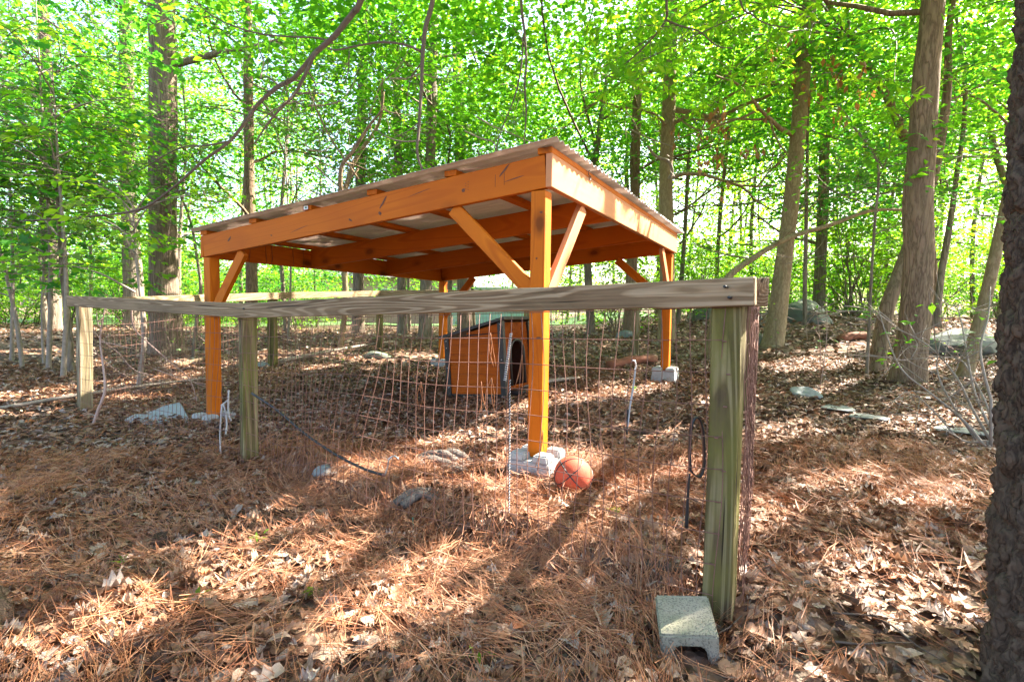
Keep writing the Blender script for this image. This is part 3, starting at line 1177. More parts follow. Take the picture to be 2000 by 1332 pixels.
# ------------------------------------------------------------------ dog house
DHF = np.array(ghit(988, 781))           # near front corner
DHB = np.array(ghit(874, 776))
dx = unit((DHF - DHB)[:2])               # towards the front
dl = float(np.linalg.norm((DHF - DHB)[:2]))
dy = np.array([-dx[1], dx[0]])
if dy[1] < 0:
    dy = -dy
DW = .60
mB = Matrix(((dx[0], dy[0], 0, DHB[0]), (dx[1], dy[1], 0, DHB[1]), (0, 0, 1, min(DHF[2], DHB[2]) + .0), (0, 0, 0, 1)))
mB = mB @ Matrix.Rotation(R(-4.5), 4, 'Y')
dog = thing('dog_house', 'orange plank dog house with black corner trim and an arched doorway', 'dog house', DHB)
HB, HFr = .60, .735                      # back and front wall heights


def dpart(name, verts, faces, mat, parent=dog):
    me = bpy.data.meshes.new(name)
    me.from_pydata([tuple(v) for v in verts], [], faces)
    me.materials.append(M[mat])
    return link(name, me, parent, mB)


def hex_part(name, x0, x1, y0, y1, za0, za1, zb0, zb1, mat, parent=dog):
    """block between x0 and x1 whose bottom/top heights differ at the two ends"""
    v = [(x0, y0, za0), (x1, y0, zb0), (x1, y1, zb0), (x0, y1, za0), (x0, y0, za1), (x1, y0, zb1), (x1, y1, zb1), (x0, y1, za1)]
    return dpart(name, v, [(3, 2, 1, 0), (4, 5, 6, 7), (0, 1, 5, 4), (1, 2, 6, 5), (2, 3, 7, 6), (3, 0, 4, 7)], mat, parent)


npl = 7
for k in range(npl):                     # side planks, lapped a little proud of each other
    z0, z1 = .035 + k * .099, .035 + (k + 1) * .099 - .003
    for y0, y1 in ((.012 + .0012 * (k % 2), .026), (DW - .026, DW - .012 - .0012 * (k % 2))):
        xs = 0.0
        topb, topf = HB - .01, HFr - .01
        if z0 > topb:                    # plank cut by the sloping top
            xs = dl * (z0 - topb) / (topf - topb) + .06
        za1 = min(z1, topb + (topf - topb) * xs / dl)
        zb1 = min(z1, topf)
        if xs < dl - .05 and zb1 > z0 + .01:
            hex_part('plank', xs + .01, dl - .012, y0, y1, z0, max(z0 + .004, za1), z0, zb1, 'siding')
    if z1 < HB:
        hex_part('plank', .012, .026, .03, DW - .03, z0, z1, z0, z1, 'siding')
# front wall with arched opening
dyc, dw2, dz0, dzs = DW / 2, .145, .10, .42
arch = [(dyc - dw2, dz0)] + [(dyc - dw2 * math.cos(t), dzs + .13 * math.sin(t)) for t in np.linspace(0, math.pi, 13)] + [(dyc + dw2, dz0)]
outer = [(.03, .03), (.03, HFr - .01), (DW - .03, HFr - .01), (DW - .03, .03)]
bm = bmesh.new()


def ring(x, pts):
    return [bm.verts.new((x, p[0], p[1])) for p in pts]


ow = []
n_ = len(arch)
for q in range(n_):                      # matching points on the outside rectangle
    t = q / (n_ - 1)
    y, z = arch[q]
    if q == 0:
        ow.append((.03, .03))
    elif q == n_ - 1:
        ow.append((DW - .03, .03))
    elif z <= dzs + .06 and y < dyc:
        ow.append((.03, z + .05))
    elif z <= dzs + .06 and y > dyc:
        ow.append((DW - .03, z + .05))
    else:
        ow.append((.03 + (DW - .06) * (y - dyc + dw2) / (2 * dw2), HFr - .01))
for x in (dl - .028, dl - .014):
    pass
vi, vo_ = ring(dl - .014, arch), ring(dl - .014, ow)
for q in range(n_ - 1):
    bm.faces.new((vi[q], vi[q + 1], vo_[q + 1], vo_[q]))
bm.faces.new((vo_[0], vo_[-1], vi[-1], vi[0]))
ret = bmesh.ops.solidify(bm, geom=bm.faces[:], thickness=.014)
bmesh.ops.recalc_face_normals(bm, faces=bm.faces)
link('front_wall', bm_mesh('front_wall', bm, 'siding'), dog, mB)
A = Acc()
A.tube([(dl - .012, y, z) for y, z in arch] , .016, 6)
o = link('door_frame', A.mesh('door_frame', 'blackplastic'), dog, mB)
hex_part('door_sill', dl - .03, dl + .10, dyc - .17, dyc + .17, .02, .065, .02, .05, 'blackplastic')
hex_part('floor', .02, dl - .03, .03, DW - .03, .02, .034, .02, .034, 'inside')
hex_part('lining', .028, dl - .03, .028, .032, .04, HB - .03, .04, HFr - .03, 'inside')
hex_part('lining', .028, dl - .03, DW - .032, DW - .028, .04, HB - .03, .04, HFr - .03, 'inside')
# corner trims, base rails, roof
for (x0, x1, h) in ((-.004, .05, HB), (dl - .05, dl + .006, HFr)):
    for y0, y1 in ((0, .05), (DW - .05, DW)):
        o = hex_part('corner_trim', x0, x1, y0, y1, 0, h - .008, 0, h + .004, 'blackplastic')
        _PW[o.name] = mB
        if y0 == 0:
            for z in (.10, h * .5, h - .10, h - .03):
                A = Acc()
                A.tube([((x0 + x1) / 2, y0 + .002, z), ((x0 + x1) / 2, y0 - .003, z)], .006, 8)
                s_ = bpy.data.objects.new('screw', A.mesh('screw', 'steel'))
                col.objects.link(s_)
                s_.parent = o
hex_part('base_rail', .05, dl - .05, .004, .03, 0, .033, 0, .033, 'blackplastic')
hex_part('base_rail', .05, dl - .05, DW - .03, DW - .004, 0, .033, 0, .033, 'blackplastic')
sl_ = (HFr - HB) / dl
hex_part('roof', -.05, dl + .05, -.035, DW + .035, HB - .05 * sl_ + .006, HB - .05 * sl_ + .034, HFr + .05 * sl_ + .006, HFr + .05 * sl_ + .034, 'blackplastic')

# ------------------------------------------------------------------ basketball
bd = ghit(1120, 962)
bc = np.array([bd[0], bd[1] + .02, g1(bd[0], bd[1]) + .083])
br = .101
ballt = thing('basketball', 'faded orange basketball with black seams resting beside a pier block', 'ball', (bc[0], bc[1], bc[2] - br))
bm = bmesh.new()
bmesh.ops.create_uvsphere(bm, u_segments=40, v_segments=24, radius=br)
mball = Matrix.Translation(bc) @ Matrix.Rotation(.5, 4, 'Z') @ Matrix.Rotation(.75, 4, 'Y') @ Matrix.Rotation(.4, 4, 'X') @ Matrix.Diagonal((1, 1, .96, 1))
link('cover', bm_mesh('cover', bm, 'ball', True), ballt, mball)
for kind in range(4):
    t = np.linspace(0, 2 * np.pi, 61)
    if kind == 0:
        c = np.stack([np.cos(t), np.sin(t), 0 * t], 1)
    elif kind == 1:
        c = np.stack([np.cos(t), 0 * t, np.sin(t)], 1)
    else:
        s_ = 1 if kind == 2 else -1
        c = np.stack([s_ * (.55 + .18 * np.cos(2 * t)), .82 * np.cos(t), .82 * np.sin(t)], 1)
    c = unit(c) * br * 1.0005
    A = Acc()
    A.tube(c, .0032, 5)
    link('seam', A.mesh('seam', 'black'), ballt, mball)

# ------------------------------------------------------------------ concrete half block
cb = np.array([.535, 1.535, 0])
bm = bmesh.new()


def bxx(x0, x1, y0, y1, z0, z1, taper=0):
    v = [bm.verts.new(q) for q in ((x0 + taper, y0, z0), (x1 - taper, y0, z0), (x1 - taper, y1, z0), (x0 + taper, y1, z0), (x0, y0, z1), (x1, y0, z1), (x1, y1, z1), (x0, y1, z1))]
    for f in ((3, 2, 1, 0), (4, 5, 6, 7), (0, 1, 5, 4), (1, 2, 6, 5), (2, 3, 7, 6), (3, 0, 4, 7)):
        bm.faces.new([v[q] for q in f])


# U section drawn as one outline and extruded
prof = [(-.095, -.14), (-.060, -.14), (-.050, -.048), (-.040, -.038), (.044, -.038), (.054, -.048), (.064, -.13), (.092, -.13), (.095, 0), (-.095, 0)]
a_ = [bm.verts.new((x, -.097, z)) for x, z in prof]
b_ = [bm.verts.new((x, .097, z)) for x, z in prof]
n_ = len(prof)
bm.faces.new(a_)
bm.faces.new(b_[::-1])
for q in range(n_):
    bm.faces.new((a_[q], b_[q], b_[(q + 1) % n_], a_[(q + 1) % n_]))
bmesh.ops.recalc_face_normals(bm, faces=bm.faces)
bmesh.ops.bevel(bm, geom=[e for e in bm.edges if e.calc_face_angle(0) > .5], offset=.006, segments=2, affect='EDGES')
m = Matrix.Translation((cb[0], cb[1], .046)) @ Matrix.Rotation(R(-11), 4, 'Z') @ Matrix.Rotation(R(7), 4, 'X') @ Matrix.Rotation(R(-6), 4, 'Y') @ Matrix.Diagonal((.86, .95, 1, 1))
o = link('concrete_block', bm_mesh('concrete_block', bm, 'block'), None, m)
tag(o, 'greenish hollow concrete block lying at the foot of the mossy corner post', 'concrete block')


# ------------------------------------------------------------------ rocks
def rock(name, c, dims, yaw, seed, mat, label, cat='rock', group=None, tilt=0.0, flat=.0, sub=3):
    bm = bmesh.new()
    bmesh.ops.create_icosphere(bm, subdivisions=sub, radius=1)
    r = np.random.default_rng(seed)
    planes = unit(r.normal(size=(7, 3)))
    cut = .62 + .25 * r.random(7)
    for v in bm.verts:
        p = np.array(v.co)
        for n, c_ in zip(planes, cut):
            q = p @ n
            if q > c_:
                p = p - n * (q - c_) * .9
        if flat:
            p[2] = np.clip(p[2], -flat, flat)
        p = p * (1 + .05 * r.normal() * .5)
        v.co = p * np.array(dims)
    m = Matrix.Translation([float(x) for x in c]) @ Matrix.Rotation(yaw, 4, 'Z') @ Matrix.Rotation(tilt, 4, 'X')
    o = link(name, bm_mesh(name, bm, mat, False), None, m)
    return tag(o, label, cat, group)


def rock_px(name, px, py, w, h, seed, mat, label, depth=None, sink=.3, yaw=0, tilt=0.0, flat=0.0, cat='rock', group=None, lift=0):
    p = ghit(px, py)
    s = p[1] / FPX
    rx, rz = w * s / 2, h * s
    ry = depth or rx * .7
    return rock(name, (p[0], p[1] + ry * .3, p[2] + rz * .1 + lift), (rx, ry, rz), yaw, seed, mat, label, cat, group, tilt, flat)




def slab(pts, d0, thick, label):
    """angular split stone: outline given by photo points with their own depths"""
    top = [un(px, py, d0 + dd) for px, py, dd in pts]
    bm = bmesh.new()
    a = [bm.verts.new(t) for t in top]
    b = [bm.verts.new(t + np.array([0, .02, -thick])) for t in top]
    bm.faces.new(a)
    bm.faces.new(b[::-1])
    for i in range(len(a)):
        bm.faces.new((a[i], b[i], b[(i + 1) % len(a)], a[(i + 1) % len(a)]))
    bmesh.ops.recalc_face_normals(bm, faces=bm.faces)
    bmesh.ops.bevel(bm, geom=bm.edges[:], offset=.006, segments=1, affect='EDGES')
    bmesh.ops.triangulate(bm, faces=bm.faces)
    bmesh.ops.subdivide_edges(bm, edges=bm.edges[:], cuts=2)
    for v in bm.verts:
        v.co += Vector(rng.normal(0, .0016, 3))
    tag(link('stone_slab', bm_mesh('stone_slab', bm, 'slab')), label, 'stone')


dsl = ghit(330, 822)[1]
slab([(284, 808, .10), (318, 793, .20), (346, 785, .24), (353, 787, .24), (369, 815, .02), (366, 820, -.02), (325, 822, -.02)], dsl, .06, 'pale grey wedge-shaped stone slab tilted behind a lower slab')
slab([(243, 818, -.05), (262, 808, .06), (296, 809, .06), (333, 821, -.03), (300, 828, -.09), (262, 828, -.09)], dsl - .03, .06, 'low pale grey stone slab lying in front of the wedge-shaped slab')
rock_px('rock', 735, 700, 70, 14, 8, 'stonedark', 'low mossy dark rock in the leaves under the far end of the shelter')
rock_px('rock', 512, 718, 34, 10, 9, 'stone', 'small pale rock beside the post of the left fence')
rock_px('stone_slab', 1580, 778, 66, 9, 12, 'stone', 'thin pale flagstone tilted up in the leaves right of the pen', depth=.13, tilt=.3, flat=.4, cat='stone', lift=.045)
for k, (px, py, w) in enumerate(((1640, 806, 66), (1702, 824, 74), (1895, 852, 110))):
    rock_px('stone_slab', px, py, w, 5, 20 + k, 'flag', 'flat grey flagstone set level in the leaves right of the pen', depth=.15, flat=.5, lift=.03, cat='stone', group='flagstones in the leaves')
rock_px('boulder', 1880, 690, 170, 46, 31, 'stonedark', 'large mossy boulder between the leaning trunks by the bare shrub', depth=.5)
rock_px('boulder', 1490, 672, 44, 22, 33, 'stonedark', 'small dark boulder against the foot of the leaning tan trunk', depth=.2)
rock_px('boulder', 1580, 630, 110, 44, 34, 'stonedark', 'broad dark boulder on the rise behind the leaning tan trunk', depth=.6)
rock_px('boulder', 1390, 622, 90, 30, 35, 'stonedark', 'dark boulder on the rise behind the back corner of the pen', depth=.5)
rock_px('rock', 1482, 628, 16, 12, 36, 'stone', 'small pale angular rock on the rise beside the dark boulders', depth=.06)
rock_px('boulder', 905, 628, 90, 26, 37, 'stone', 'pale grey boulder sloping behind the dog house', depth=.4)
rock_px('rock', 1225, 660, 46, 14, 38, 'stone', 'pale rock in the leaves just beyond the back wire of the pen', depth=.15)
rock_px('rock', 1325, 1030, 34, 18, 39, 'stonedark', 'small dark stone at the end of the black strap tail', depth=.04)
rock_px('rock', 640, 925, 70, 14, 41, 'stone', 'flat grey rock in the needles at the front of the bank', depth=.07)

# exposed grey roots
def px_path(pts, k=5):
    out = []
    for p in pts:
        out.append(un(p[0], p[1], p[2]))
    return smooth_path(out, k)


A = Acc()
rb = ghit(860, 912) - np.array([0, 0, .03])
for q in ([(-.19, .05, .03), (-.1, .07, .07), (0, .05, .09), (.1, .03, .06), (.2, 0, .01)],
          [(-.05, .08, .06), (.02, .02, .10), (.12, -.02, .05), (.22, -.06, .02), (.27, -.1, -.02)],
          [(-.12, 0, .05), (-.02, -.03, .07), (.08, -.06, .05), (.16, -.09, .03), (.24, -.12, -.02)],
          [(-.16, -.02, .03), (-.1, -.06, .06), (-.14, -.1, .04), (-.12, -.13, -.01)],
          [(-.02, .1, .04), (.06, .09, .09), (.14, .07, .06), (.17, .02, .03)],
          [(0, -.06, .03), (.1, -.1, .04), (.2, -.14, .02), (.26, -.18, -.02)]):
    pts = smooth_path([rb + np.array(x) for x in q], 6)
    A.tube(pts, np.linspace(.036, .018, len(pts)) * random.uniform(.8, 1.2), 9, jit=.35)
o = A.build('exposed_roots', 'root', None, True)
tag(o, 'weathered grey twisted roots bared in the needles inside the front wire', 'roots')
A = Acc()
rb = ghit(820, 985)
for q in ([(-.12, 0, 0), (-.04, .03, .05), (.06, .03, .05), (.14, .0, 0)], [(-.08, -.03, .0), (0, 0, .05), (.08, -.01, .03), (.14, -.05, -.01)]):
    pts = smooth_path([rb + np.array(x) for x in q], 6)
    A.tube(pts, np.linspace(.024, .014, len(pts)), 8, jit=.35)
o = A.build('exposed_roots', 'root', None, True)
tag(o, 'small knot of grey roots at the lip of the needle bank below the larger roots', 'roots')

# dark pipe end and log at the corner post
A = Acc()
p = ghit(1310, 1118)
A.tube([p + np.array([-.09, .03, .012]), p + np.array([.07, 0, .012])], .022, 10, jit=.2)
tag(A.build('short_log', 'bark_dark'), 'short dark blackened log in the leaves behind the concrete block', 'log')


def log(name, a, b, r, mat, label, cat='log', jit=.2, ns=9, bend=.03, tap=.8):
    a, b = np.array(a, float), np.array(b, float)
    t = np.linspace(0, 1, 9)[:, None]
    P = a + (b - a) * t
    P[:, 2] += bend * np.sin(t[:, 0] * 3.1)
    A = Acc()
    A.tube(P, np.linspace(r, r * tap, 9), ns, jit=jit)
    return tag(A.build(name, mat, None, True), label, cat)


a, b = ghit(1188, 722), ghit(1282, 712)
log('rotten_log', a + [0, 0, .05], b + [0, .05, .07], .065, 'redwood', 'short rotten reddish log behind the shelter post, catching the sun', jit=.5)
a, b = ghit(1640, 668), ghit(1692, 664)
log('rotten_log', a + [0, 0, .05], b + [0, 0, .06], .075, 'redwood', 'rotten brown log on the slope left of the thick double trunk', jit=.4)
a, b = ghit(-60, 815), ghit(440, 742)
log('fallen_branch', a + [0, 0, .03], b + [0, 0, .04], .019, 'drytwig', 'long pale fallen branch lying in the leaves beside the left post', 'branch', jit=.2, tap=.5)
a, b = ghit(540, 712), ghit(770, 672)
log('fallen_branch', a + [0, 0, .03], b + [0, 0, .05], .03, 'drytwig', 'pale fallen branch lying along the left fence near the low mossy rock', 'branch', tap=.6)
a, b = ghit(345, 720), ghit(470, 700)
log('fallen_branch', a + [0, 0, .03], b + [0, 0, .05], .045, 'bark_brown', 'thick dark fallen branch at the foot of the broad grey trunk', 'branch', tap=.7)
a, b = ghit(1130, 742), ghit(1010, 765)
log('fallen_plank', a + [0, 0, .02], b + [0, 0, .02], .022, 'drytwig', 'short pale stick on the ground beside the dog house doorway', 'branch')

# dead vines behind the left post
for k, (pts, r, lab) in enumerate(((((180, 835, 4.2), (192, 800, 4.2), (205, 760, 4.22), (200, 700, 4.3), (196, 660, 4.35), (205, 600, 4.4)), .012, 'thick crooked vine stem rising from the leaves beside the pale left post'),
                                   (((178, 640, 4.75), (200, 665, 4.75), (232, 690, 4.8), (262, 722, 4.85), (300, 735, 4.9)), .007, 'pale sunlit vine arching low from the pale left post'),
                                   (((256, 598, 4.75), (262, 640, 4.8), (290, 670, 4.85), (330, 705, 4.9), (370, 740, 5.0), (385, 785, 5.0)), .008, 'pale sunlit vine curving down from the rail into the leaves'),
                                   (((180, 680, 4.75), (205, 705, 4.75), (230, 725, 4.75), (250, 735, 4.8)), .005, 'thin short pale vine leaning from the left post under the longer vine'),
                                   (((300, 720, 4.95), (350, 738, 5.0), (400, 750, 5.1), (450, 752, 5.2)), .006, 'thin pale vine lying level just above the leaves behind the left wire'))):
    P = px_path(pts, 6)
    A = Acc()
    A.tube(P, np.linspace(r, r * .45, len(P)), 6, jit=.2)
    for j in range(3):
        i_ = random.randrange(3, len(P) - 2)
        e = P[i_] + rng.normal(0, .10, 3)
        A.tube(smooth_path([P[i_], (P[i_] + e) / 2 + rng.normal(0, .02, 3), e], 3), [r * .4] * 6 + [r * .2], 4)
    tag(A.build('dead_vine', 'vine', None, True), lab, 'vine')

# ------------------------------------------------------------------ cords and straps on the wire
P = px_path(((492, 768, 3.12), (540, 800, 3.0), (600, 850, 2.86), (660, 890, 2.75), (715, 917, 2.66), (752, 928, 2.6)), 6)
cord = thing('bungee_cord', 'black elastic cord stretched from the mossy middle post down to the bank', 'cord', P[0])
A = Acc()
A.tube(P, .007, 7)
A.build('cord', 'black', cord, True)
A = Acc()
A.tube(px_path(((752, 928, 2.6), (757, 912, 2.6), (760, 897, 2.6), (770, 890, 2.6), (779, 897, 2.6)), 5), .004, 6)
A.build('hook', 'steel', cord, True)
A = Acc()
e0, e1 = np.array(P[-1]), np.array(P[-4])
A.tube([e0, e0 + (e1 - e0) * .25], .0095, 7)
A.build('end_wrap', 'rust', cord)

strap = thing('strap', 'black webbing strap looped on the wire beside the mossy corner post', 'strap', un(1345, 1030, 1.72))


def ribbon(pts, w, th, mat, name, parent):
    P = np.array(pts)
    n = len(P)
    T = unit(np.gradient(P, axis=0))
    side_ = np.tile(unit(np.array([fn3[0] * .75 + fd3[0] * .6, fn3[1] * .75 + fd3[1] * .6, 0.0])), (n, 1))
    nr_ = unit(np.cross(T, side_))
    V = np.concatenate([P + side_ * w / 2 + nr_ * th / 2, P - side_ * w / 2 + nr_ * th / 2, P - side_ * w / 2 - nr_ * th / 2, P + side_ * w / 2 - nr_ * th / 2])
    i = np.arange(n - 1)
    F = np.vstack([np.stack([a * n + i, a * n + i + 1, b * n + i + 1, b * n + i], 1) for a, b in ((0, 1), (1, 2), (2, 3), (3, 0))])
    return link(name, mesh_np(name, V, F, mat), parent)


D0 = 1.735
P = px_path(((1348, 920, D0), (1347, 880, D0), (1349, 840, D0), (1355, 818, D0), (1364, 817, D0), (1372, 840, D0), (1375, 880, D0), (1374, 912, D0), (1366, 930, D0), (1355, 926, D0), (1347, 916, D0)), 5)
ribbon(P, .020, .004, 'black', 'loop', strap)
P = px_path(((1347, 925, D0), (1344, 960, D0), (1342, 1000, D0), (1341, 1030, D0)), 4)
A = Acc()
A.tube(P, np.linspace(.0035, .007, len(P)), 6)
A.build('tail', 'black', strap)

gs = thing('bungee_cord', 'thin grey hooked strap hanging on the wire between the shelter posts', 'cord', un(1226, 830, 1.9))
P = px_path(((1241, 722, 1.92), (1236, 760, 1.92), (1230, 795, 1.92), (1226, 832, 1.92)), 4)
ribbon(P, .010, .004, 'grey', 'strap_band', gs)
A = Acc()
A.tube(px_path(((1240, 724, 1.92), (1242, 716, 1.92), (1240, 706, 1.92), (1235, 704, 1.92)), 4), .0035, 6)
A.build('hook', 'steel', gs)
A = Acc()
P = px_path(((1226, 800, 1.92), (1225, 825, 1.92), (1224, 848, 1.92)), 4)
A.tube(P, .0035, 5)
A.build('tail', 'black', gs)


def helix(a, b, r, turns, n=None):
    a, b = np.array(a), np.array(b)
    n = n or int(turns * 10)
    t = np.linspace(0, 1, n)
    d = unit(b - a)
    u = unit(np.cross(d, [0, 1, .1]))
    v = np.cross(d, u)
    return a + (b - a) * t[:, None] + r * (np.cos(t * turns * 2 * np.pi)[:, None] * u + np.sin(t * turns * 2 * np.pi)[:, None] * v)


s0, s1 = un(998, 651, 2.08), un(990, 742, 2.08)
s1 = un(986, 744, 2.08)
spr = thing('gate_spring', 'pale coiled metal spring hanging on the front wire before the dog house', 'spring', s1)
A = Acc()
A.tube(helix(s0, s1, .0048, 26), .0017, 5)
A.build('coil', 'white', spr, True)
A = Acc()
A.tube([s0, s1], .0030, 6)
A.build('core', 'black', spr)
r0_, r1_ = un(996, 742, 2.07), un(994, 1000, 2.06)
rp = thing('rope', 'twisted black and white rope hanging down the front wire to the needles', 'rope', r1_)
for ph, mt_ in ((0, 'white'), (1, 'black')):
    A = Acc()
    h_ = helix(r0_, r1_, .0019, 44)
    if ph:
        d_ = unit(r1_ - r0_)
        h_ = (r0_ + (r1_ - r0_) * np.linspace(0, 1, len(h_))[:, None]) * 2 - h_
    A.tube(h_, .0017, 5)
    A.build('strand', mt_, rp, True)
P0 = un(447, 762, 3.36)
A = Acc()
for q in (((447, 762), (446, 790), (447, 810), (452, 822)), ((434, 790), (431, 820), (430, 850), (431, 885)), ((436, 790), (441, 805), (443, 830), (441, 848)), ((432, 792), (440, 786), (447, 780))):
    Pq = px_path([(x, y, 3.36) for x, y in q], 6)
    A.tube(Pq, .0055, 6)
tag(A.build('rope', 'white', None, True), 'frayed white rope tied on the wire between the orange left post and mossy post', 'rope')
for px, py, d, dx_, dy_, lab in ((186, 812, 4.42, -6, 26, 'green plastic tie hanging at the foot of the pale left post'), (806, 1010, 2.35, 2, 30, 'green plastic tie on the front wire above the needle bank')):
    A = Acc()
    A.tube(px_path(((px, py, d), (px + dx_ * .5, py + dy_ * .5, d), (px + dx_, py + dy_, d)), 4), .004 if d > 4 else .002, 5)
    tag(A.build('plastic_tie', 'greentie', None, True), lab, 'tie')
# pine needles caught on the wire
for k, (px, py, d) in enumerate(((958, 650, 2.12), (960, 738, 2.12), (1020, 693, 2.0), (822, 745, 2.42), (940, 745, 2.14), (1060, 840, 1.98))):
    A = Acc()
    c = un(px, py, d)
    for j in range(3):
        e = c + np.array([random.uniform(-.03, .03), 0, random.uniform(-.16, -.11)])
        A.tube(smooth_path([c, (c + e) / 2 + np.array([random.uniform(-.012, .012), 0, 0]), e], 4), .0011, 4)
    o = A.build('needle_tuft', 'needle')
    tag(o, 'tuft of dry pine needles caught on the front wire mesh', 'pine needles', 'needle tufts on the front wire')

# ------------------------------------------------------------------ far things
def far_y(x, y):
    return g1(x, y)


pf = thing('board_fence', 'pale board privacy fence far off in the woods behind the broad grey trunk', 'fence', un(450, 580, 27))
p0, p1 = un(250, 580, 26), un(640, 580, 29)
A = Acc()
n_ = 70
for k in range(n_):
    t0, t1 = k / n_, (k + .9) / n_
    q0, q1 = p0 + (p1 - p0) * t0, p0 + (p1 - p0) * t1
    z0_ = g1(q0[0], q0[1]) - .05
    h_ = 1.75 + random.uniform(-.02, .02)
    V = np.array([[q0[0], q0[1], z0_], [q1[0], q1[1], z0_], [q1[0], q1[1], z0_ + h_], [q0[0], q0[1], z0_ + h_]])
    V = np.vstack([V, V + np.array([0, .02, 0])])
    A.add(V, np.array([[0, 1, 2], [0, 2, 3], [4, 6, 5], [4, 7, 6], [0, 4, 5], [0, 5, 1], [3, 2, 6], [3, 6, 7], [1, 5, 6], [1, 6, 2], [0, 3, 7], [0, 7, 4]]))
A.build('boards', 'farfence', pf)

hp_ = un(770, 580, 33)
house = thing('house', 'pinkish brick house glimpsed far behind the pen through the trees', 'house', (hp_[0], hp_[1], g1(hp_[0], hp_[1])))


def hbox(name, x0, x1, y0, y1, z0, z1, mat, parent=house):
    v = [(x0, y0, z0), (x1, y0, z0), (x1, y1, z0), (x0, y1, z0), (x0, y0, z1), (x1, y0, z1), (x1, y1, z1), (x0, y1, z1)]
    me = bpy.data.meshes.new(name)
    me.from_pydata(v, [], [(3, 2, 1, 0), (4, 5, 6, 7), (0, 1, 5, 4), (1, 2, 6, 5), (2, 3, 7, 6), (3, 0, 4, 7)])
    me.materials.append(M[mat])
    return link(name, me, parent)


hx, hy, hz = hp_[0], hp_[1], g1(hp_[0], hp_[1])
hbox('wall', hx - 5, hx + 4, hy, hy + 7, hz - .3, hz + 2.9, 'brick')
me = bpy.data.meshes.new('roof')
me.from_pydata([(hx - 5.4, hy - .4, hz + 2.9), (hx + 4.4, hy - .4, hz + 2.9), (hx + 4.4, hy + 7.4, hz + 2.9), (hx - 5.4, hy + 7.4, hz + 2.9), (hx - 5.4, hy + 3.5, hz + 4.9), (hx + 4.4, hy + 3.5, hz + 4.9)], [], [(0, 1, 5, 4), (2, 3, 4, 5), (0, 4, 3), (1, 2, 5), (3, 2, 1, 0)])
me.materials.append(M['shingle'])
link('roof', me, house)
for wx in (-3.2, -.6, 2.0):
    w_ = hbox('window', hx + wx - .55, hx + wx + .55, hy - .05, hy - .004, hz + .9, hz + 2.2, 'white')
    hbox('pane', hx + wx - .47, hx + wx + .47, hy - .062, hy - .052, hz + .98, hz + 2.12, 'glass', w_)
bp0, bp1 = un(872, 570, 24), un(1040, 566, 24)
bw = thing('low_panel_wall', 'low pale blue panel wall beyond the back fence', 'barrier', (bp0[0], 24, g1(bp0[0], 24)))
gb = g1(0, 24)
hbox('panel', bp0[0], bp1[0], 24, 24.1, gb - .1, un(950, 562, 24)[2] - .05, 'bluepanel', bw)
hbox('cap', bp0[0] - .03, bp1[0] + .03, 23.96, 24.14, un(950, 562, 24)[2] - .05, un(950, 562, 24)[2] + .02, 'white', bw)
lx = np.linspace(-26, 8, 40)
ly = np.linspace(21, 31.5, 14)
LX, LY = np.meshgrid(lx, ly)
LZ_ = gz(LX, LY) + .03
q = (np.arange(13)[:, None] * 40 + np.arange(39)[None, :]).ravel()
lawn = link('lawn', mesh_np('lawn', np.stack([LX.ravel(), LY.ravel(), LZ_.ravel()], 1), np.stack([q, q + 1, q + 41, q + 40], 1), 'lawn', None, True))
lawn['kind'] = 'structure'

# ------------------------------------------------------------------ trees
def trunk_mesh(P, rad, mat, ns=16, flare=.0, ridg=.06, seed=0, k=8):
    """tapered trunk with bark ridges running up it"""
    P = smooth_path(P, k)
    n = len(P)
    r = np.interp(np.linspace(0, 1, n), np.linspace(0, 1, len(rad)), rad)
    T = unit(np.gradient(P, axis=0))
    A_ = unit(np.cross(T, np.array([0.0, 1, 0])))
    B_ = np.cross(T, A_)
    th = np.arange(ns) / ns * 2 * np.pi
    ang = np.broadcast_to(th[None, :], (n, ns))
    hgt = np.broadcast_to((P[:, 2] - P[0, 2])[:, None], (n, ns))
    nz = vnoise(ang * ns / 6.28 * .5 + 50, hgt * 2.2, seed) - .5
    nz2 = vnoise(np.cos(ang) * 2 + 9, hgt * .8 + np.sin(ang) * 2, seed + 3) - .5
    rr = r[:, None] * (1 + ridg * nz + .10 * nz2)
    if flare:
        lob = .65 + .35 * np.cos(ang * 4 + seed) + .25 * np.cos(ang * 7 + seed * 2)
        rr = rr * (1 + flare * lob * np.exp(-hgt / .16))
    V = (P[:, None, :] + rr[..., None] * (np.cos(ang)[..., None] * A_[:, None, :] + np.sin(ang)[..., None] * B_[:, None, :])).reshape(-1, 3)
    i = np.arange(n - 1)[:, None] * ns
    j = np.arange(ns)[None, :]
    F = np.stack([i + j, i + (j + 1) % ns, i + ns + (j + 1) % ns, i + ns + j], -1).reshape(-1, 4)
    return V, F


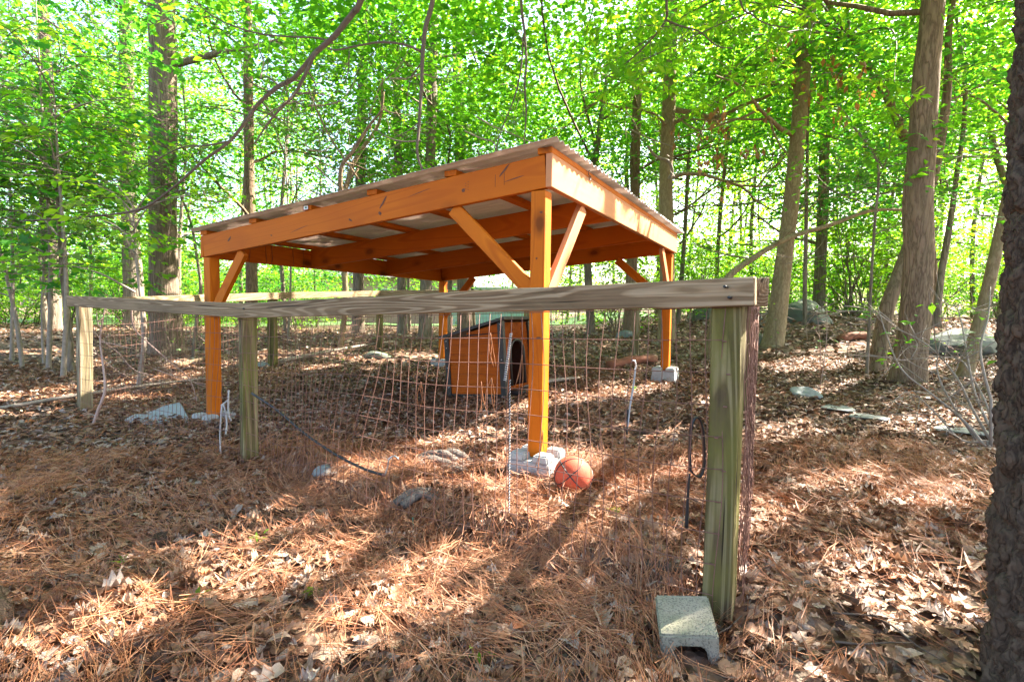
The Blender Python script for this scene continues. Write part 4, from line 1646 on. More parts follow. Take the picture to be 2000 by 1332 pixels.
def leaf_part(parent, org, dr, ln, per, size, mat, tmpl=T_LEAF, sun=True, twigs=True, droop=.25, name='crown', keep=None, spread=.35):
    S = len(org)
    pos, ld, nr, sz, sid = sprays(org, dr, ln, per, size, droop)
    if sun:
        ok = ~lit_mask(pos + unit(ld) * sz[:, None] * .5)
        pos, ld, nr, sz, sid = pos[ok], ld[ok], nr[ok], sz[ok], sid[ok]
    V, F = instance(tmpl, pos, ld, nr, sz)
    A = Acc()
    A.add(V, F, 0, np.repeat(leaf_rnd(len(pos), sid, spread, S), len(tmpl[0])))
    if twigs:
        d = unit(dr)
        t = np.linspace(-.25, 1, 4)
        TP = org[:, None, :] + d[:, None, :] * (t[None, :] * ln[:, None])[..., None]
        TP[..., 2] -= droop * ln[:, None] * np.clip(t, 0, 1)[None, :] ** 2
        clear = ~lit_mask(TP.reshape(-1, 3)).reshape(S, -1).any(1) if sun else np.ones(S, bool)
        for s in np.nonzero(clear)[0]:
            A.tube(TP[s], [.006 * size / .1, .005 * size / .1, .0035 * size / .1, .0015], 3, 1, closed=False)
    return link(name, A.mesh(name, [mat, 'twig']), parent)


def limb_arrays(A, p, d, L, r, mi=0, lev=2, ns=5):
    """bent branching limb"""
    d = unit(np.array(d, float))
    pts = [np.array(p, float)]
    k = 6
    for i in range(k):
        d = unit(d + rng.normal(0, .16, 3) + np.array([0, 0, .03]))
        pts.append(pts[-1] + d * L / k)
    A.tube(pts, np.linspace(r, r * .3, k + 1), ns, mi, closed=False)
    if lev:
        for q in range(2 + (lev > 1)):
            i = random.randrange(2, k)
            limb_arrays(A, pts[i], unit(unit(pts[i] - pts[i - 1]) + rng.normal(0, .55, 3)), L * .55, r * .5, mi, lev - 1, 4)
    return pts


# (name, category, bark, photo path of the trunk (px, py, width px), depth, flare, crown z range and radius, label)
TR = [
    ('broad_tree', 'bark_grey', [(327, 712, 74), (324, 640, 68), (320, 560, 62), (318, 400, 58), (318, 200, 56), (316, 0, 53), (316, -300, 44), (318, -600, 30)], 9.6, .35, (6.0, 13, 3.6), 'broad straight grey-barked trunk rising behind the left fence'),
    ('tan_tree', 'bark_tan', [(1508, 690, 42), (1518, 620, 38), (1530, 520, 34), (1545, 400, 32), (1560, 250, 32), (1572, 100, 31), (1582, 0, 30), (1600, -250, 24), (1610, -450, 16)], 8.3, .25, (4.6, 10.5, 2.6), 'leaning smooth tan trunk just beyond the mossy corner post'),
    ('thick_tree', 'bark_brown', [(1772, 748, 74), (1778, 690, 68), (1787, 620, 64), (1795, 500, 62), (1792, 400, 60), (1800, 300, 56), (1808, 150, 52), (1822, 0, 48), (1840, -300, 38), (1850, -700, 22)], 5.6, .28, (4.8, 10.5, 2.8), 'thick brown scaly trunk on the slope right of the pen'),
    ('fork_tree', 'bark_brown', [(1712, 664, 34), (1730, 610, 32), (1755, 540, 30), (1780, 470, 28), (1812, 380, 24), (1832, 300, 22), (1850, 180, 18), (1862, 0, 14)], 6.4, .4, (3.8, 7, 1.6), 'slanting reddish trunk leaning behind the thick scaly trunk'),
    ('leaning_tree', 'bark_tan', [(1882, 716, 32), (1905, 660, 30), (1930, 560, 28), (1950, 470, 26), (1975, 350, 24), (2000, 200, 22), (2030, 0, 18)], 6.0, .4, (3.8, 7.5, 2.0), 'leaning pale trunk beside the large mossy boulder and bare shrub'),
    ('tan_tree', 'bark_tan', [(1300, 694, 36), (1303, 600, 30), (1302, 450, 28), (1300, 350, 27), (1305, 250, 26), (1310, 100, 24), (1312, 0, 22), (1318, -250, 15)], 9.5, .3, (4.2, 9, 2.2), 'tall slim tan trunk directly behind the far shelter post'),
    ('slim_tree', 'bark_brown', [(1228, 660, 24), (1232, 560, 22), (1240, 400, 20), (1240, 300, 20), (1245, 200, 18), (1250, 60, 16), (1256, -150, 10)], 11.5, .3, (3.6, 9.5, 2.2), 'dark slim trunk left of the tall tan trunk behind the shelter'),
    ('slim_tree', 'bark_far', [(830, 664, 28), (832, 560, 24), (838, 400, 22), (842, 250, 20), (846, 100, 18), (850, -50, 15), (852, -250, 10)], 11.0, .3, (3.4, 9.5, 2.2), 'pale slim trunk behind the dog house and the back fence'),
    ('fork_sapling', 'bark_tan', [(664, 682, 12), (670, 640, 12), (676, 590, 12), (672, 520, 11), (668, 420, 10), (690, 320, 9), (740, 240, 6)], 8.9, .3, (3.0, 5.5, 1.6), 'crooked forked sapling rising just outside the left fence'),
    ('bent_tree', 'bark_tan', [(1384, 692, 18), (1398, 605, 17), (1420, 545, 15), (1470, 505, 12), (1540, 465, 11), (1620, 440, 9), (1700, 412, 8), (1775, 408, 5)], 7.8, .3, (2.6, 3.6, 1.2), 'bent sapling whose trunk arches to the right behind the mossy corner post'),
    ('brown_tree', 'bark_brown', [(486, 690, 30), (490, 640, 26), (492, 560, 24), (490, 480, 23), (488, 400, 22), (486, 250, 20), (484, 50, 17), (482, -150, 12)], 10.8, .35, (3.6, 9, 2.2), 'brown trunk with flaking bark between the orange left post and fence post'),
    ('grey_tree', 'bark_far', [(262, 572, 44), (258, 500, 38), (252, 400, 34), (248, 250, 32), (246, 50, 28), (244, -150, 20)], 15.5, .3, (5, 12, 2.8), 'grey trunk in the open ground left of the broad grey trunk'),
    ('grey_tree', 'bark_far', [(104, 636, 36), (104, 560, 32), (98, 440, 30), (92, 250, 27), (86, 50, 24), (80, -150, 16)], 14.0, .35, (5, 12, 2.8), 'grey flared trunk far left beyond the pale left post'),
    ('slim_sapling', 'bark_far', [(140, 714, 15), (134, 640, 14), (126, 560, 14), (118, 470, 12), (112, 360, 10), (100, 230, 8)], 6.4, .25, (2.3, 4.6, 1.0), 'slim dark sapling standing just outside the pale left post'),
    ('pale_sapling', 'drytwig', [(44, 692, 10), (34, 640, 10), (22, 580, 9), (8, 520, 8), (-12, 440, 7), (-30, 340, 5)], 6.6, .2, (1.9, 4.2, 1.5), 'pale leaning sapling far left with leafy layered twigs'),
    ('pale_sapling', 'drytwig', [(84, 672, 7), (82, 600, 6), (86, 520, 6), (80, 420, 5), (84, 300, 4)], 7.4, .2, (2.1, 4.2, 1.5), 'thin upright pale sapling left of the slim dark sapling'),
    ('grey_tree', 'bark_far', [(1600, 596, 26), (1602, 520, 24), (1606, 440, 23), (1610, 300, 21), (1616, 100, 18), (1620, -100, 12)], 13.5, .35, (3.6, 10, 2.4), 'grey trunk on the rise behind the leaning tan trunk'),
    ('slim_sapling', 'bark_far', [(1694, 712, 7), (1697, 640, 7), (1702, 540, 6), (1708, 440, 6), (1714, 320, 5)], 6.1, .2, (2.4, 4.0, 1.2), 'thin straight sapling left of the thick scaly trunk'),
    ('slim_sapling', 'bark_far', [(1573, 622, 9), (1572, 560, 9), (1574, 470, 8), (1576, 350, 7), (1580, 200, 5)], 9.6, .2, (2.8, 6, 1.4), 'thin dark sapling right of the leaning tan trunk'),
    ('slim_sapling', 'bark_far', [(375, 690, 9), (385, 620, 8), (392, 560, 7), (384, 500, 6), (368, 420, 5)], 8.6, .2, (2.8, 4.2, .7), 'small crooked sapling right of the broad grey trunk'),
    ('slim_tree', 'bark_far', [(786, 648, 20), (784, 560, 18), (780, 450, 17), (776, 250, 15), (770, 50, 12)], 13.2, .3, (3.4, 10, 2.3), 'grey trunk seen under the shelter roof beyond the left fence'),
    ('slim_tree', 'bark_far', [(908, 625, 30), (906, 560, 27), (902, 450, 25), (898, 250, 22), (892, 50, 18), (890, -100, 12)], 14.0, .35, (3.6, 11, 2.5), 'stout grey trunk behind the pale boulder beyond the dog house'),
    ('slim_tree', 'bark_far', [(700, 640, 26), (700, 560, 23), (702, 450, 22), (706, 250, 19), (710, 50, 15)], 13.8, .35, (3.6, 11, 2.4), 'grey trunk beyond the crooked forked sapling'),
    ('slim_tree', 'bark_far', [(1830, 610, 16), (1838, 540, 15), (1850, 470, 14), (1868, 350, 12), (1885, 180, 10)], 9.4, .3, (2.8, 8, 2.0), 'slim slanting trunk far behind the thick scaly trunk'),
]
# spots for the upper canopy added for shade: every canopy twig is hung on the nearest of these
CAN = []
for k, (nm, mat, path, d, fl, crown, lab) in enumerate(TR):
    P, rad = [], []
    top = path[-1]
    n_ = len(path)
    g_ = ghit(path[0][0], min(path[0][1], 1331)) if False else None
    for q, (px, py, w) in enumerate(path):
        dd = d + .12 * q * (1 if k % 2 else -1) * .3
        p = un(px, py, dd)
        P.append(p)
        rad.append(w * dd / FPX / 2 / math.sqrt(1 + ((px - 1000) / FPX) ** 2))
    P[0][2] = g1(P[0][0], P[0][1]) - .08
    t = thing(nm, lab, 'tree', (P[0][0], P[0][1], P[0][2] + .08))
    zc0, zc1, cr_ = crown
    # carry the trunk on to the crown top if the photo path ends lower
    if P[-1][2] < zc1 - .8:
        P.append(P[-1] + np.array([rng.normal(0, .15), rng.normal(0, .15), zc1 - .8 - P[-1][2]]))
        rad.append(max(.012, rad[-1] * .4))
    near = d < 10
    V, F = trunk_mesh(P, rad, mat, 20 if near else 12, fl, .10, k, 8 if near else 5)
    link('trunk', mesh_np('trunk', V, F, mat, None, True), t)
    P_ = np.array(P)
    A = Acc()
    nl = 4
    for q in range(nl):
        z = zc0 - .8 + (zc1 - zc0) * .8 * q / nl
        i_ = int(np.clip(np.searchsorted(P_[:, 2], z), 1, len(P_) - 1))
        f_ = np.clip((z - P_[i_ - 1, 2]) / (P_[i_, 2] - P_[i_ - 1, 2] + 1e-6), 0, 1)
        b = P_[i_ - 1] + (P_[i_] - P_[i_ - 1]) * f_
        an = random.random() * 6.28
        limb_arrays(A, b, (math.cos(an), math.sin(an), .35), cr_ * .9, max(.008, rad[min(i_, len(rad) - 1)] * .35), 0, 2)
    A.build('limbs', 'bark_far' if mat == 'bark_far' else mat, t)
    # crown
    S = int(70 + 22 * cr_ * (zc1 - zc0))
    z = zc0 + (zc1 - zc0) * rng.random(S) ** 1.0
    prof = np.sin(np.clip((z - zc0) / (zc1 - zc0), .06, .97) * np.pi) ** .6
    an = rng.random(S) * 2 * np.pi
    rr_ = cr_ * prof * (.15 + .75 * rng.random(S))
    axx = np.interp(z, P_[:, 2], P_[:, 0])
    axy = np.interp(z, P_[:, 2], P_[:, 1])
    org = np.stack([axx + rr_ * np.cos(an), axy + rr_ * np.sin(an), z], 1)
    dr = np.stack([np.cos(an) + rng.normal(0, .4, S), np.sin(an) + rng.normal(0, .4, S), rng.normal(.05, .2, S)], 1)
    leaf_part(t, org, dr, .45 + .5 * rng.random(S), 13, .095 if d < 9 else .105, 'leaf' if k % 3 else 'leaf2', T_LEAF, True)
    CAN.append((t, axx[0], axy[0]))

# foreground trunks cut by the frame, with bark modelled as plates
def plate_bark(P, r, name, label, seed, nu=230, zsp=.0065):
    P = np.array(P, float)
    L = np.linalg.norm(P[-1] - P[0])
    nv = int(L / zsp)
    t = np.linspace(0, 1, nv)
    tz = (P[:, 2] - P[0, 2]) / (P[-1, 2] - P[0, 2])
    C = np.stack([np.interp(t, tz, P[:, q]) for q in range(3)], 1)
    rad = np.interp(t, tz, r)
    th = np.arange(nu) / nu * 2 * np.pi
    U, Vv = np.meshgrid(th, t * L)
    # jittered cells, tall and narrow: distance to the two nearest centres gives the furrows
    cu, cv = 22, int(L / .10)
    r_ = np.random.default_rng(seed)
    jx, jy = r_.random((cv + 2, cu)), r_.random((cv + 2, cu))
    lift = r_.random((cv + 2, cu))
    u = U / (2 * np.pi) * cu + .9 * (vnoise(Vv * 9, U * 3, seed) - .5)
    v = Vv / L * cv + .5 * (vnoise(U * 6, Vv * 20, seed + 1) - .5)
    iu, iv = np.floor(u).astype(int), np.floor(v).astype(int)
    d1 = np.full(u.shape, 9.0)
    d2 = np.full(u.shape, 9.0)
    lf = np.zeros(u.shape)
    for a in (-1, 0, 1):
        for b in (-1, 0, 1):
            ci, cj = (iu + a) % cu, np.clip(iv + b, 0, cv + 1)
            dx_ = (iu + a + jx[cj, ci] - u) * 1.5
            dy_ = (iv + b + jy[cj, ci] - v) * .75
            dd = np.hypot(dx_, dy_)
            m1 = dd < d1
            d2 = np.where(m1, d1, np.minimum(d2, dd))
            lf = np.where(m1, lift[cj, ci], lf)
            d1 = np.where(m1, dd, d1)
    edge = np.clip((d2 - d1) / .30, 0, 1)
    fl1 = vnoise(U * 14 + 3, Vv * 30, seed + 2)
    fl2 = vnoise(U * 30 + 5, Vv * 75, seed + 4)
    flake = np.floor(fl1 * 5) / 5 * .45 + np.floor(fl2 * 4) / 4 * .28            # flaky layers
    h = edge * (.35 + .4 * lf) + flake + .22 * (vnoise(U * 70, Vv * 190, seed + 5) - .5)
    rr = rad[:, None] - .040 + .036 * h
    V = np.stack([C[:, 0:1] + rr * np.cos(U), C[:, 1:2] + rr * np.sin(U), C[:, 2:3] + 0 * U], -1).reshape(-1, 3)
    i = np.arange(nv - 1)[:, None] * nu
    j = np.arange(nu)[None, :]
    F = np.stack([i + j, i + (j + 1) % nu, i + nu + (j + 1) % nu, i + nu + j], -1).reshape(-1, 4)
    tt = thing(name, label, 'tree', (P[0][0], P[0][1], P[0][2]))
    link('trunk', mesh_np('trunk', V, F, 'bark_dark', None, True), tt)
    return tt


e0, e1 = un(1918, 1332, 1.12), un(1966, 0, 1.12)
rt_ = .19
zb0 = g1(e0[0] + rt_, 1.15)
slope_ = (e1[0] - e0[0]) / (e1[2] - e0[2])
bx0 = e0[0] + slope_ * (zb0 - e0[2])


def off(z):
    return bx0 + .105 + slope_ * (z - zb0)


big = plate_bark([(off(z) + rt_ + .012, 1.16 + .01 * z, z) for z in (zb0 - .1, .8, 1.6, 2.5)], [rt_ + .02, rt_, rt_ - .005, rt_ - .016], 'furrowed_tree', 'dark deeply furrowed trunk standing in front of the bare shrub', 3)
e0 = un(30, 1260, 1.35)
low = plate_bark([(-1.80, 1.42, g1(-1.6, 1.4) - .12), (-1.80, 1.42, .0), (-1.81, 1.42, .12), (-1.83, 1.42, .26), (-1.86, 1.42, .5), (-1.9, 1.44, 1.3), (-1.9, 1.45, 2.5)], [.38, .31, .235, .18, .16, .15, .14], 'flared_tree', 'dark flared trunk base at the edge of the needle-covered clearing', 8)
for tt, x0_, y0_ in ((big, off(2.5) + rt_ + .012, 1.185), (low, -1.9, 1.45)):
    A = Acc()
    A.tube([(x0_, y0_, 2.42), (x0_ + .05, y0_, 4.5), (x0_ + .1, y0_, 6.5), (x0_, y0_, 9)], [.135, .12, .1, .03], 14)
    A.build('upper_trunk', 'bark_dark', tt)
    S = 90
    an = rng.random(S) * 6.28
    rr_ = 2.0 * np.sqrt(rng.random(S))
    org = np.stack([x0_ + rr_ * np.cos(an), y0_ + rr_ * np.sin(an), 7 + 3 * rng.random(S)], 1)
    dr = np.stack([np.cos(an), np.sin(an), rng.normal(0, .2, S)], 1)
    leaf_part(tt, org, dr, .5 + .4 * rng.random(S), 12, .12, 'leaf', T_LEAF, True)

# upper canopy added to shade the clearing, gaps cut for the sun flecks
HC0, HC1 = 4.8, 7.4
shade = []
NS = 9500
gxs = rng.uniform(-9.5, 6.5, NS)
gys = rng.uniform(-1.5, 13.0, NS)
hz_ = rng.uniform(HC0, HC1, NS)
kk = hz_ / SD[2]
org = np.stack([gxs + SD[0] * kk, gys + SD[1] * kk, hz_], 1)
an = rng.random(NS) * 6.28
dr = np.stack([np.cos(an), np.sin(an), rng.normal(0, .15, NS)], 1)
# let the shade break up in soft clumps
den = vnoise(gxs * .8 + 3, gys * .8, 31)
keep = rng.random(NS) < np.clip(.7 + 1.0 * den, 0, 1)
org, dr = org[keep], dr[keep]
cen = [(5.6, 10.8), (1.6, 12.4), (9.4, 8.2), (12.5, 6.2), (11.2, 11.4), (11.0, 14.2), (3.2, 15.6), (7.6, 3.4), (12.2, 2.2), (-1.8, 13.2)]
labs = ['leaning away from the shelter roof', 'beyond the dark slim trunk', 'behind the leaning pale trunk', 'deep in the woods past the boulders', 'at the far side of the rise', 'on the crest of the rise', 'behind the back wire of the pen', 'out past the bare shrub', 'farthest out past the rise', 'close behind the furrowed trunk']
own = np.argmin([np.hypot(org[:, 0] - a, org[:, 1] - b) for a, b in cen], axis=0)
for k, (cx_, cy_) in enumerate(cen):
    sel = own == k
    if sel.sum() < 8:
        continue
    tx, ty = cx_ + random.uniform(-.5, .5), cy_ + random.uniform(-.5, .5)
    if (tx, ty) and k == 0:
        tx, ty = 9.9, 10.4
    zg = g1(tx, ty)
    t = thing('shade_tree', 'added shade tree with its crown above the clearing, ' + labs[k], 'tree', (tx, ty, zg), 'added shade trees over the clearing')
    P = [(tx, ty, zg - .1), (tx + rng.normal(0, .1), ty, 3), (tx + rng.normal(0, .2), ty + rng.normal(0, .2), 5.4), (tx + rng.normal(0, .2), ty, 7.4)]
    V, F = trunk_mesh(P, [.10, .085, .06, .02], 'bark_far', 12, .35, .08, 40 + k, 6)
    link('trunk', mesh_np('trunk', V, F, 'bark_far', None, True), t)
    A = Acc()
    for q in range(4):
        e = org[sel][random.randrange(sel.sum())]
        b = np.array([tx, ty, 4.0 + random.random() * 1.8])
        A.tube(smooth_path([b, (b + e) / 2 + rng.normal(0, .3, 3), e], 4), np.linspace(.03, .008, 9), 5, closed=False)
    A.build('limbs', 'bark_far', t)
    n_ = sel.sum()
    leaf_part(t, org[sel], dr[sel], .7 + .5 * rng.random(n_), 13, .125, 'leaf', T_FAR, True, twigs=False, droop=.1)

# ------------------------------------------------------------------ background woods: shared crowns
PROT = []
for k in range(6):
    H = 9.0
    S = 340
    z = .9 + 8.5 * rng.random(S)
    prof = np.sin(np.clip((z - .6) / 9.3, .05, .97) * np.pi) ** .5
    an = rng.random(S) * 6.28
    rr_ = 2.5 * prof * (.12 + .85 * rng.random(S))
    org = np.stack([rr_ * np.cos(an), rr_ * np.sin(an), z], 1)
    dr = np.stack([np.cos(an) + rng.normal(0, .5, S), np.sin(an) + rng.normal(0, .5, S), rng.normal(.02, .2, S)], 1)
    pos, ld, nr, sz, sid = sprays(org, dr, .5 + .5 * rng.random(S), 13, .105, .25)
    V, F = instance(T_LEAF if k < 3 else T_FAR, pos, ld, nr, sz)
    tm = T_LEAF if k < 3 else T_FAR
    cm = mesh_np('crown', V, F, ('leafy', 'leaf2', 'leaf')[k % 3], np.repeat(leaf_rnd(len(pos), sid, .35, S), len(tm[0])))
    P = [(0, 0, -.3), (rng.normal(0, .12), rng.normal(0, .12), 2.5), (rng.normal(0, .25), rng.normal(0, .25), 6), (rng.normal(0, .3), 0, 9.2)]
    V, F = trunk_mesh(P, [.06, .05, .035, .012], 'bark_far', 10, .3, .08, 70 + k, 6)
    tmm = mesh_np('trunk', V, F, 'bark_far', None, True)
    A = Acc()
    for q in range(8):
        an_ = random.random() * 6.28
        limb_arrays(A, (0, 0, 2 + q * .8), (math.cos(an_), math.sin(an_), .4), 1.7, .03, 0, 1)
    lm = A.mesh('limbs', 'bark_far')
    PROT.append((tmm, cm, lm))


def sun_gaps(me, m):
    """a copy of a shared crown without the leaves that stand in the way of a sun fleck"""
    n = len(me.vertices)
    co = np.empty(n * 3, np.float32)
    me.vertices.foreach_get('co', co)
    co = co.reshape(-1, 3)
    k = 5 if len(me.polygons) * 5 == n * 4 else 4
    Mw = np.array(m)
    W = co @ Mw[:3, :3].T + Mw[:3, 3]
    hit = lit_mask((W[::k] + W[(4 if k == 5 else 2)::k]) / 2)
    if not hit.any():
        return me
    ok = ~hit
    rn = np.empty(n, np.float32)
    me.attributes['rnd'].data.foreach_get('value', rn)
    V = co.reshape(-1, k, 3)[ok]
    tm = T_LEAF if k == 5 else T_FAR
    F = (tm[1][None] + (np.arange(len(V)) * k)[:, None, None]).reshape(-1, 3)
    return mesh_np('crown', V.reshape(-1, 3), F, [x for x in M if M[x] == me.materials[0]][0], rn.reshape(-1, k)[ok].ravel())


def inside_pen(x, y):
    return -4.2 < x < 4.6 and y < 10.3


pos_b = [((px - 1000) / FPX * d, d, d) for px, d in ((1395, 14.5), (1470, 17), (1345, 19), (1440, 22), (560, 15), (470, 18), (620, 19), (1540, 20))]
tries = 0
while len(pos_b) < 80 and tries < 4000:
    tries += 1
    f = len(pos_b) / 80
    d = 11.5 + 30 * f ** 1.2 + random.uniform(-1, 1)
    px = random.uniform(-350, 2350)
    x, y = (px - 1000) / FPX * d, d
    if inside_pen(x, y) or any(math.hypot(x - a, y - b) < 1.5 for a, b, _ in pos_b):
        continue
    if 21 < y < 34 and 620 < px < 900:
        continue
    pos_b.append((x, y, d))
for k, (x, y, d) in enumerate(pos_b):
    pr = PROT[k % 6] if d < 20 else PROT[3 + k % 3]
    if x > .12 * d:
        pr = PROT[(0, 3)[k % 2]] if d < 20 else PROT[3]             # yellower species on the right
    s = (.8 + .35 * random.random()) * (1.0 if d < 17 else 1.0 + (d - 17) / 28)
    m = Matrix.Translation((x, y, g1(x, y))) @ Matrix.Rotation(random.random() * 6.28, 4, 'Z') @ Matrix.Scale(s, 4)
    t = bpy.data.objects.new('woodland_tree', None)
    col.objects.link(t)
    t.matrix_basis = m
    t['label'] = 'slender leafy tree among many in the woods well beyond the pen'
    t['category'] = 'tree'
    t['group'] = 'trees of the woods beyond the pen'
    for nm, me in zip(('trunk', 'crown', 'limbs'), pr):
        if nm == 'crown':
            me = sun_gaps(me, m)
        o = bpy.data.objects.new(nm, me)
        col.objects.link(o)
        o.parent = t

# understorey bushes among the far trunks
BUSH = []
for k in range(4):
    S = 110
    an = rng.random(S) * 6.28
    z = .15 + 2.3 * rng.random(S) ** .8
    rr_ = 1.5 * np.sin(np.clip((z + .5) / 3.2, .1, .95) * np.pi) ** .5 * (.15 + .85 * rng.random(S))
    org = np.stack([rr_ * np.cos(an), rr_ * np.sin(an), z], 1)
    dr = np.stack([np.cos(an) + rng.normal(0, .5, S), np.sin(an) + rng.normal(0, .5, S), rng.normal(.1, .25, S)], 1)
    pos, ld, nr, sz, sid = sprays(org, dr, .35 + .4 * rng.random(S), 12, .10, .2)
    V, F = instance(T_FAR, pos, ld, nr, sz)
    cm = mesh_np('foliage', V, F, ('leafy', 'leaf')[k % 2], np.repeat(leaf_rnd(len(pos), sid, .35, S), 4))
    A = Acc()
    for q in range(6):
        limb_arrays(A, (rng.normal(0, .1), rng.normal(0, .1), -.1), (rng.normal(0, .3), rng.normal(0, .3), 1), 2.0, .02, 0, 1)
    BUSH.append((cm, A.mesh('stems', 'bark_far')))
nb = 0
while nb < 108:
    d = random.uniform(12.5, 27) if nb < 82 else random.uniform(16, 25)
    px = random.uniform(-250, 2250) if nb < 52 else (random.uniform(1320, 2150) if nb < 82 else random.uniform(-200, 640))
    x = (px - 1000) / FPX * d
    if (620 < px < 1050 and d < 24) or (px < 620 and d < 15.5):
        continue
    s = random.uniform(.7, 1.3)
    m = Matrix.Translation((x, d, g1(x, d))) @ Matrix.Rotation(random.random() * 6.28, 4, 'Z') @ Matrix.Scale(s, 4)
    t = bpy.data.objects.new('understorey_bush', None)
    col.objects.link(t)
    t.matrix_basis = m
    t['label'] = 'bright leafy bush growing low between the far trunks of the woods'
    t['category'] = 'bush'
    t['group'] = 'bushes between the far trunks'
    for nm, me in zip(('foliage', 'stems'), BUSH[nb % 4]):
        o = bpy.data.objects.new(nm, me)
        col.objects.link(o)
        o.parent = t
    nb += 1

# ------------------------------------------------------------------ leafy saplings on the left, maple-like
MAP = maple_template()
for k, (x, y, z0_, z1_, cr_, S, lab, mt_, tm) in enumerate([
        (-5.9, 6.6, 1.2, 5.2, 1.5, 120, 'dense bright green maple sapling at the far left of the pen', 'leaf2', MAP),
        (-5.2, 6.0, 1.25, 3.9, 1.0, 80, 'low maple sapling with flat layered sprays over the left rail', 'leafy', T_LEAF),
        (-7.9, 8.2, 1.2, 6.5, 1.5, 120, 'tall bushy maple left of the broad grey trunk', 'leaf2', MAP),
        (-4.7, 10.9, 1.9, 6.5, 1.5, 100, 'leafy sapling standing right of the broad grey trunk', 'leaf', T_LEAF),
        (-3.9, 5.4, 1.35, 2.3, .9, 34, 'small spray of pale green leaves reaching over the left rail end', 'leafy', T_LEAF)]):
    zg = g1(x, y)
    t = thing('leafy_sapling', lab, 'tree', (x, y, zg))
    V, F = trunk_mesh([(x, y, zg - .1), (x + .08, y, z1_ * .3), (x - .05, y + .1, z1_ * .65), (x, y, z1_ - .2)], [.028, .022, .014, .004], 'drytwig', 8, .2, .05, 90 + k, 5)
    link('trunk', mesh_np('trunk', V, F, 'drytwig', None, True), t)
    z = z0_ + (z1_ - z0_) * rng.random(S)
    an = rng.random(S) * 6.28
    rr_ = cr_ * (.1 + .8 * rng.random(S))
    org = np.stack([x + rr_ * np.cos(an), y + rr_ * np.sin(an), z], 1)
    dr = np.stack([np.cos(an) + rng.normal(0, .3, S), np.sin(an) + rng.normal(0, .3, S), rng.normal(-.02, .1, S)], 1)
    A = Acc()
    for q in range(12):
        b = np.array([x, y, z[q] - .25])
        A.tube(smooth_path([b, (b + org[q]) / 2 + np.array([0, 0, .05]), org[q]], 3), np.linspace(.012, .004, 7), 4, closed=False)
    A.build('limbs', 'drytwig', t)
    leaf_part(t, org, dr, .4 + .45 * rng.random(S), 15, .10 if tm is MAP else .085, mt_, tm, True, droop=.12)

# oak with whorled long leaves hanging in at the upper right
t = thing('oak_tree', 'oak with clusters of long bright leaves drooping above the shelter roof', 'tree', (7.9, 9.8, g1(7.9, 9.8)))
V, F = trunk_mesh([(7.9, 9.8, .2), (7.6, 9.6, 2.2), (6.6, 9.2, 4.4), (4.6, 8.4, 6.2)], [.11, .095, .07, .03], 'bark_brown', 12, .3, .08, 99, 6)
link('trunk', mesh_np('trunk', V, F, 'bark_brown', None, True), t)
A = Acc()
wp = []
for q in range(46):
    c = un(random.uniform(1130, 1760), random.uniform(-60, 230), random.uniform(5.0, 7.2))
    wp.append(c)
    if q % 4 == 0:
        b = np.array([5.4, 8.7, 5.5])
        A.tube(smooth_path([b, (b + c) / 2 + np.array([0, 0, .4]) + rng.normal(0, .15, 3), c], 5), np.linspace(.02, .004, 11), 4, closed=False)
A.build('limbs', 'twig', t)
wp = np.array(wp)
cl = (wp[:, None, :] + rng.normal(0, .16, (46, 7, 3))).reshape(-1, 3)
per = 7
base = np.repeat(cl, per, 0)
an = np.tile(np.arange(per) / per * 6.28, len(cl)) + np.repeat(rng.random(len(cl)) * 6.28, per)
ld = np.stack([np.cos(an), np.sin(an), rng.normal(-.35, .3, len(an))], 1)
nr = np.stack([rng.normal(0, .4, len(an)), rng.normal(0, .4, len(an)), np.ones(len(an))], 1)
ok = ~lit_mask(base + ld * .06)
V, F = instance(T_LANCE, base[ok], ld[ok], nr[ok], .13 * (.6 + .7 * rng.random(len(an)))[ok])
link('crown', mesh_np('crown', V, F, 'leafy', np.repeat(rng.random(ok.sum()), 5)), t)

# hanging brown dead leaves
A = Acc()
dl_ = []
for q in range(34):
    px, py = random.choice([(1380, 290, 90, 40), (1650, 170, 90, 60), (1420, 240, 60, 50), (1620, 110, 60, 70)])[0:2]
    dl_.append(un(px + random.gauss(0, 50), py + random.gauss(0, 32), random.uniform(7.5, 8.5)))
dl_ = np.array(dl_)
base = (dl_[:, None, :] + rng.normal(0, .07, (34, 6, 3))).reshape(-1, 3)
V, F = instance(T_LEAF, base, np.stack([rng.normal(0, .3, len(base)), rng.normal(0, .3, len(base)), -np.ones(len(base))], 1), rng.normal(0, 1, (len(base), 3)), .12 * (.6 + .6 * rng.random(len(base))))
A.add(V, F, 0, np.repeat(rng.random(len(base)), 5))
for q in range(0, 34):
    A.tube([dl_[q], dl_[q] + np.array([rng.normal(0, .1), .3, .5])], [.003, .005], 3, 1, closed=False)
o = A.build('dead_leaf_sprays', ['deadleaf', 'twig'])
o['kind'] = 'stuff'
tag(o, 'withered brown leaf clusters hanging among the green leaves beside the leaning tan trunk', 'dead leaves')

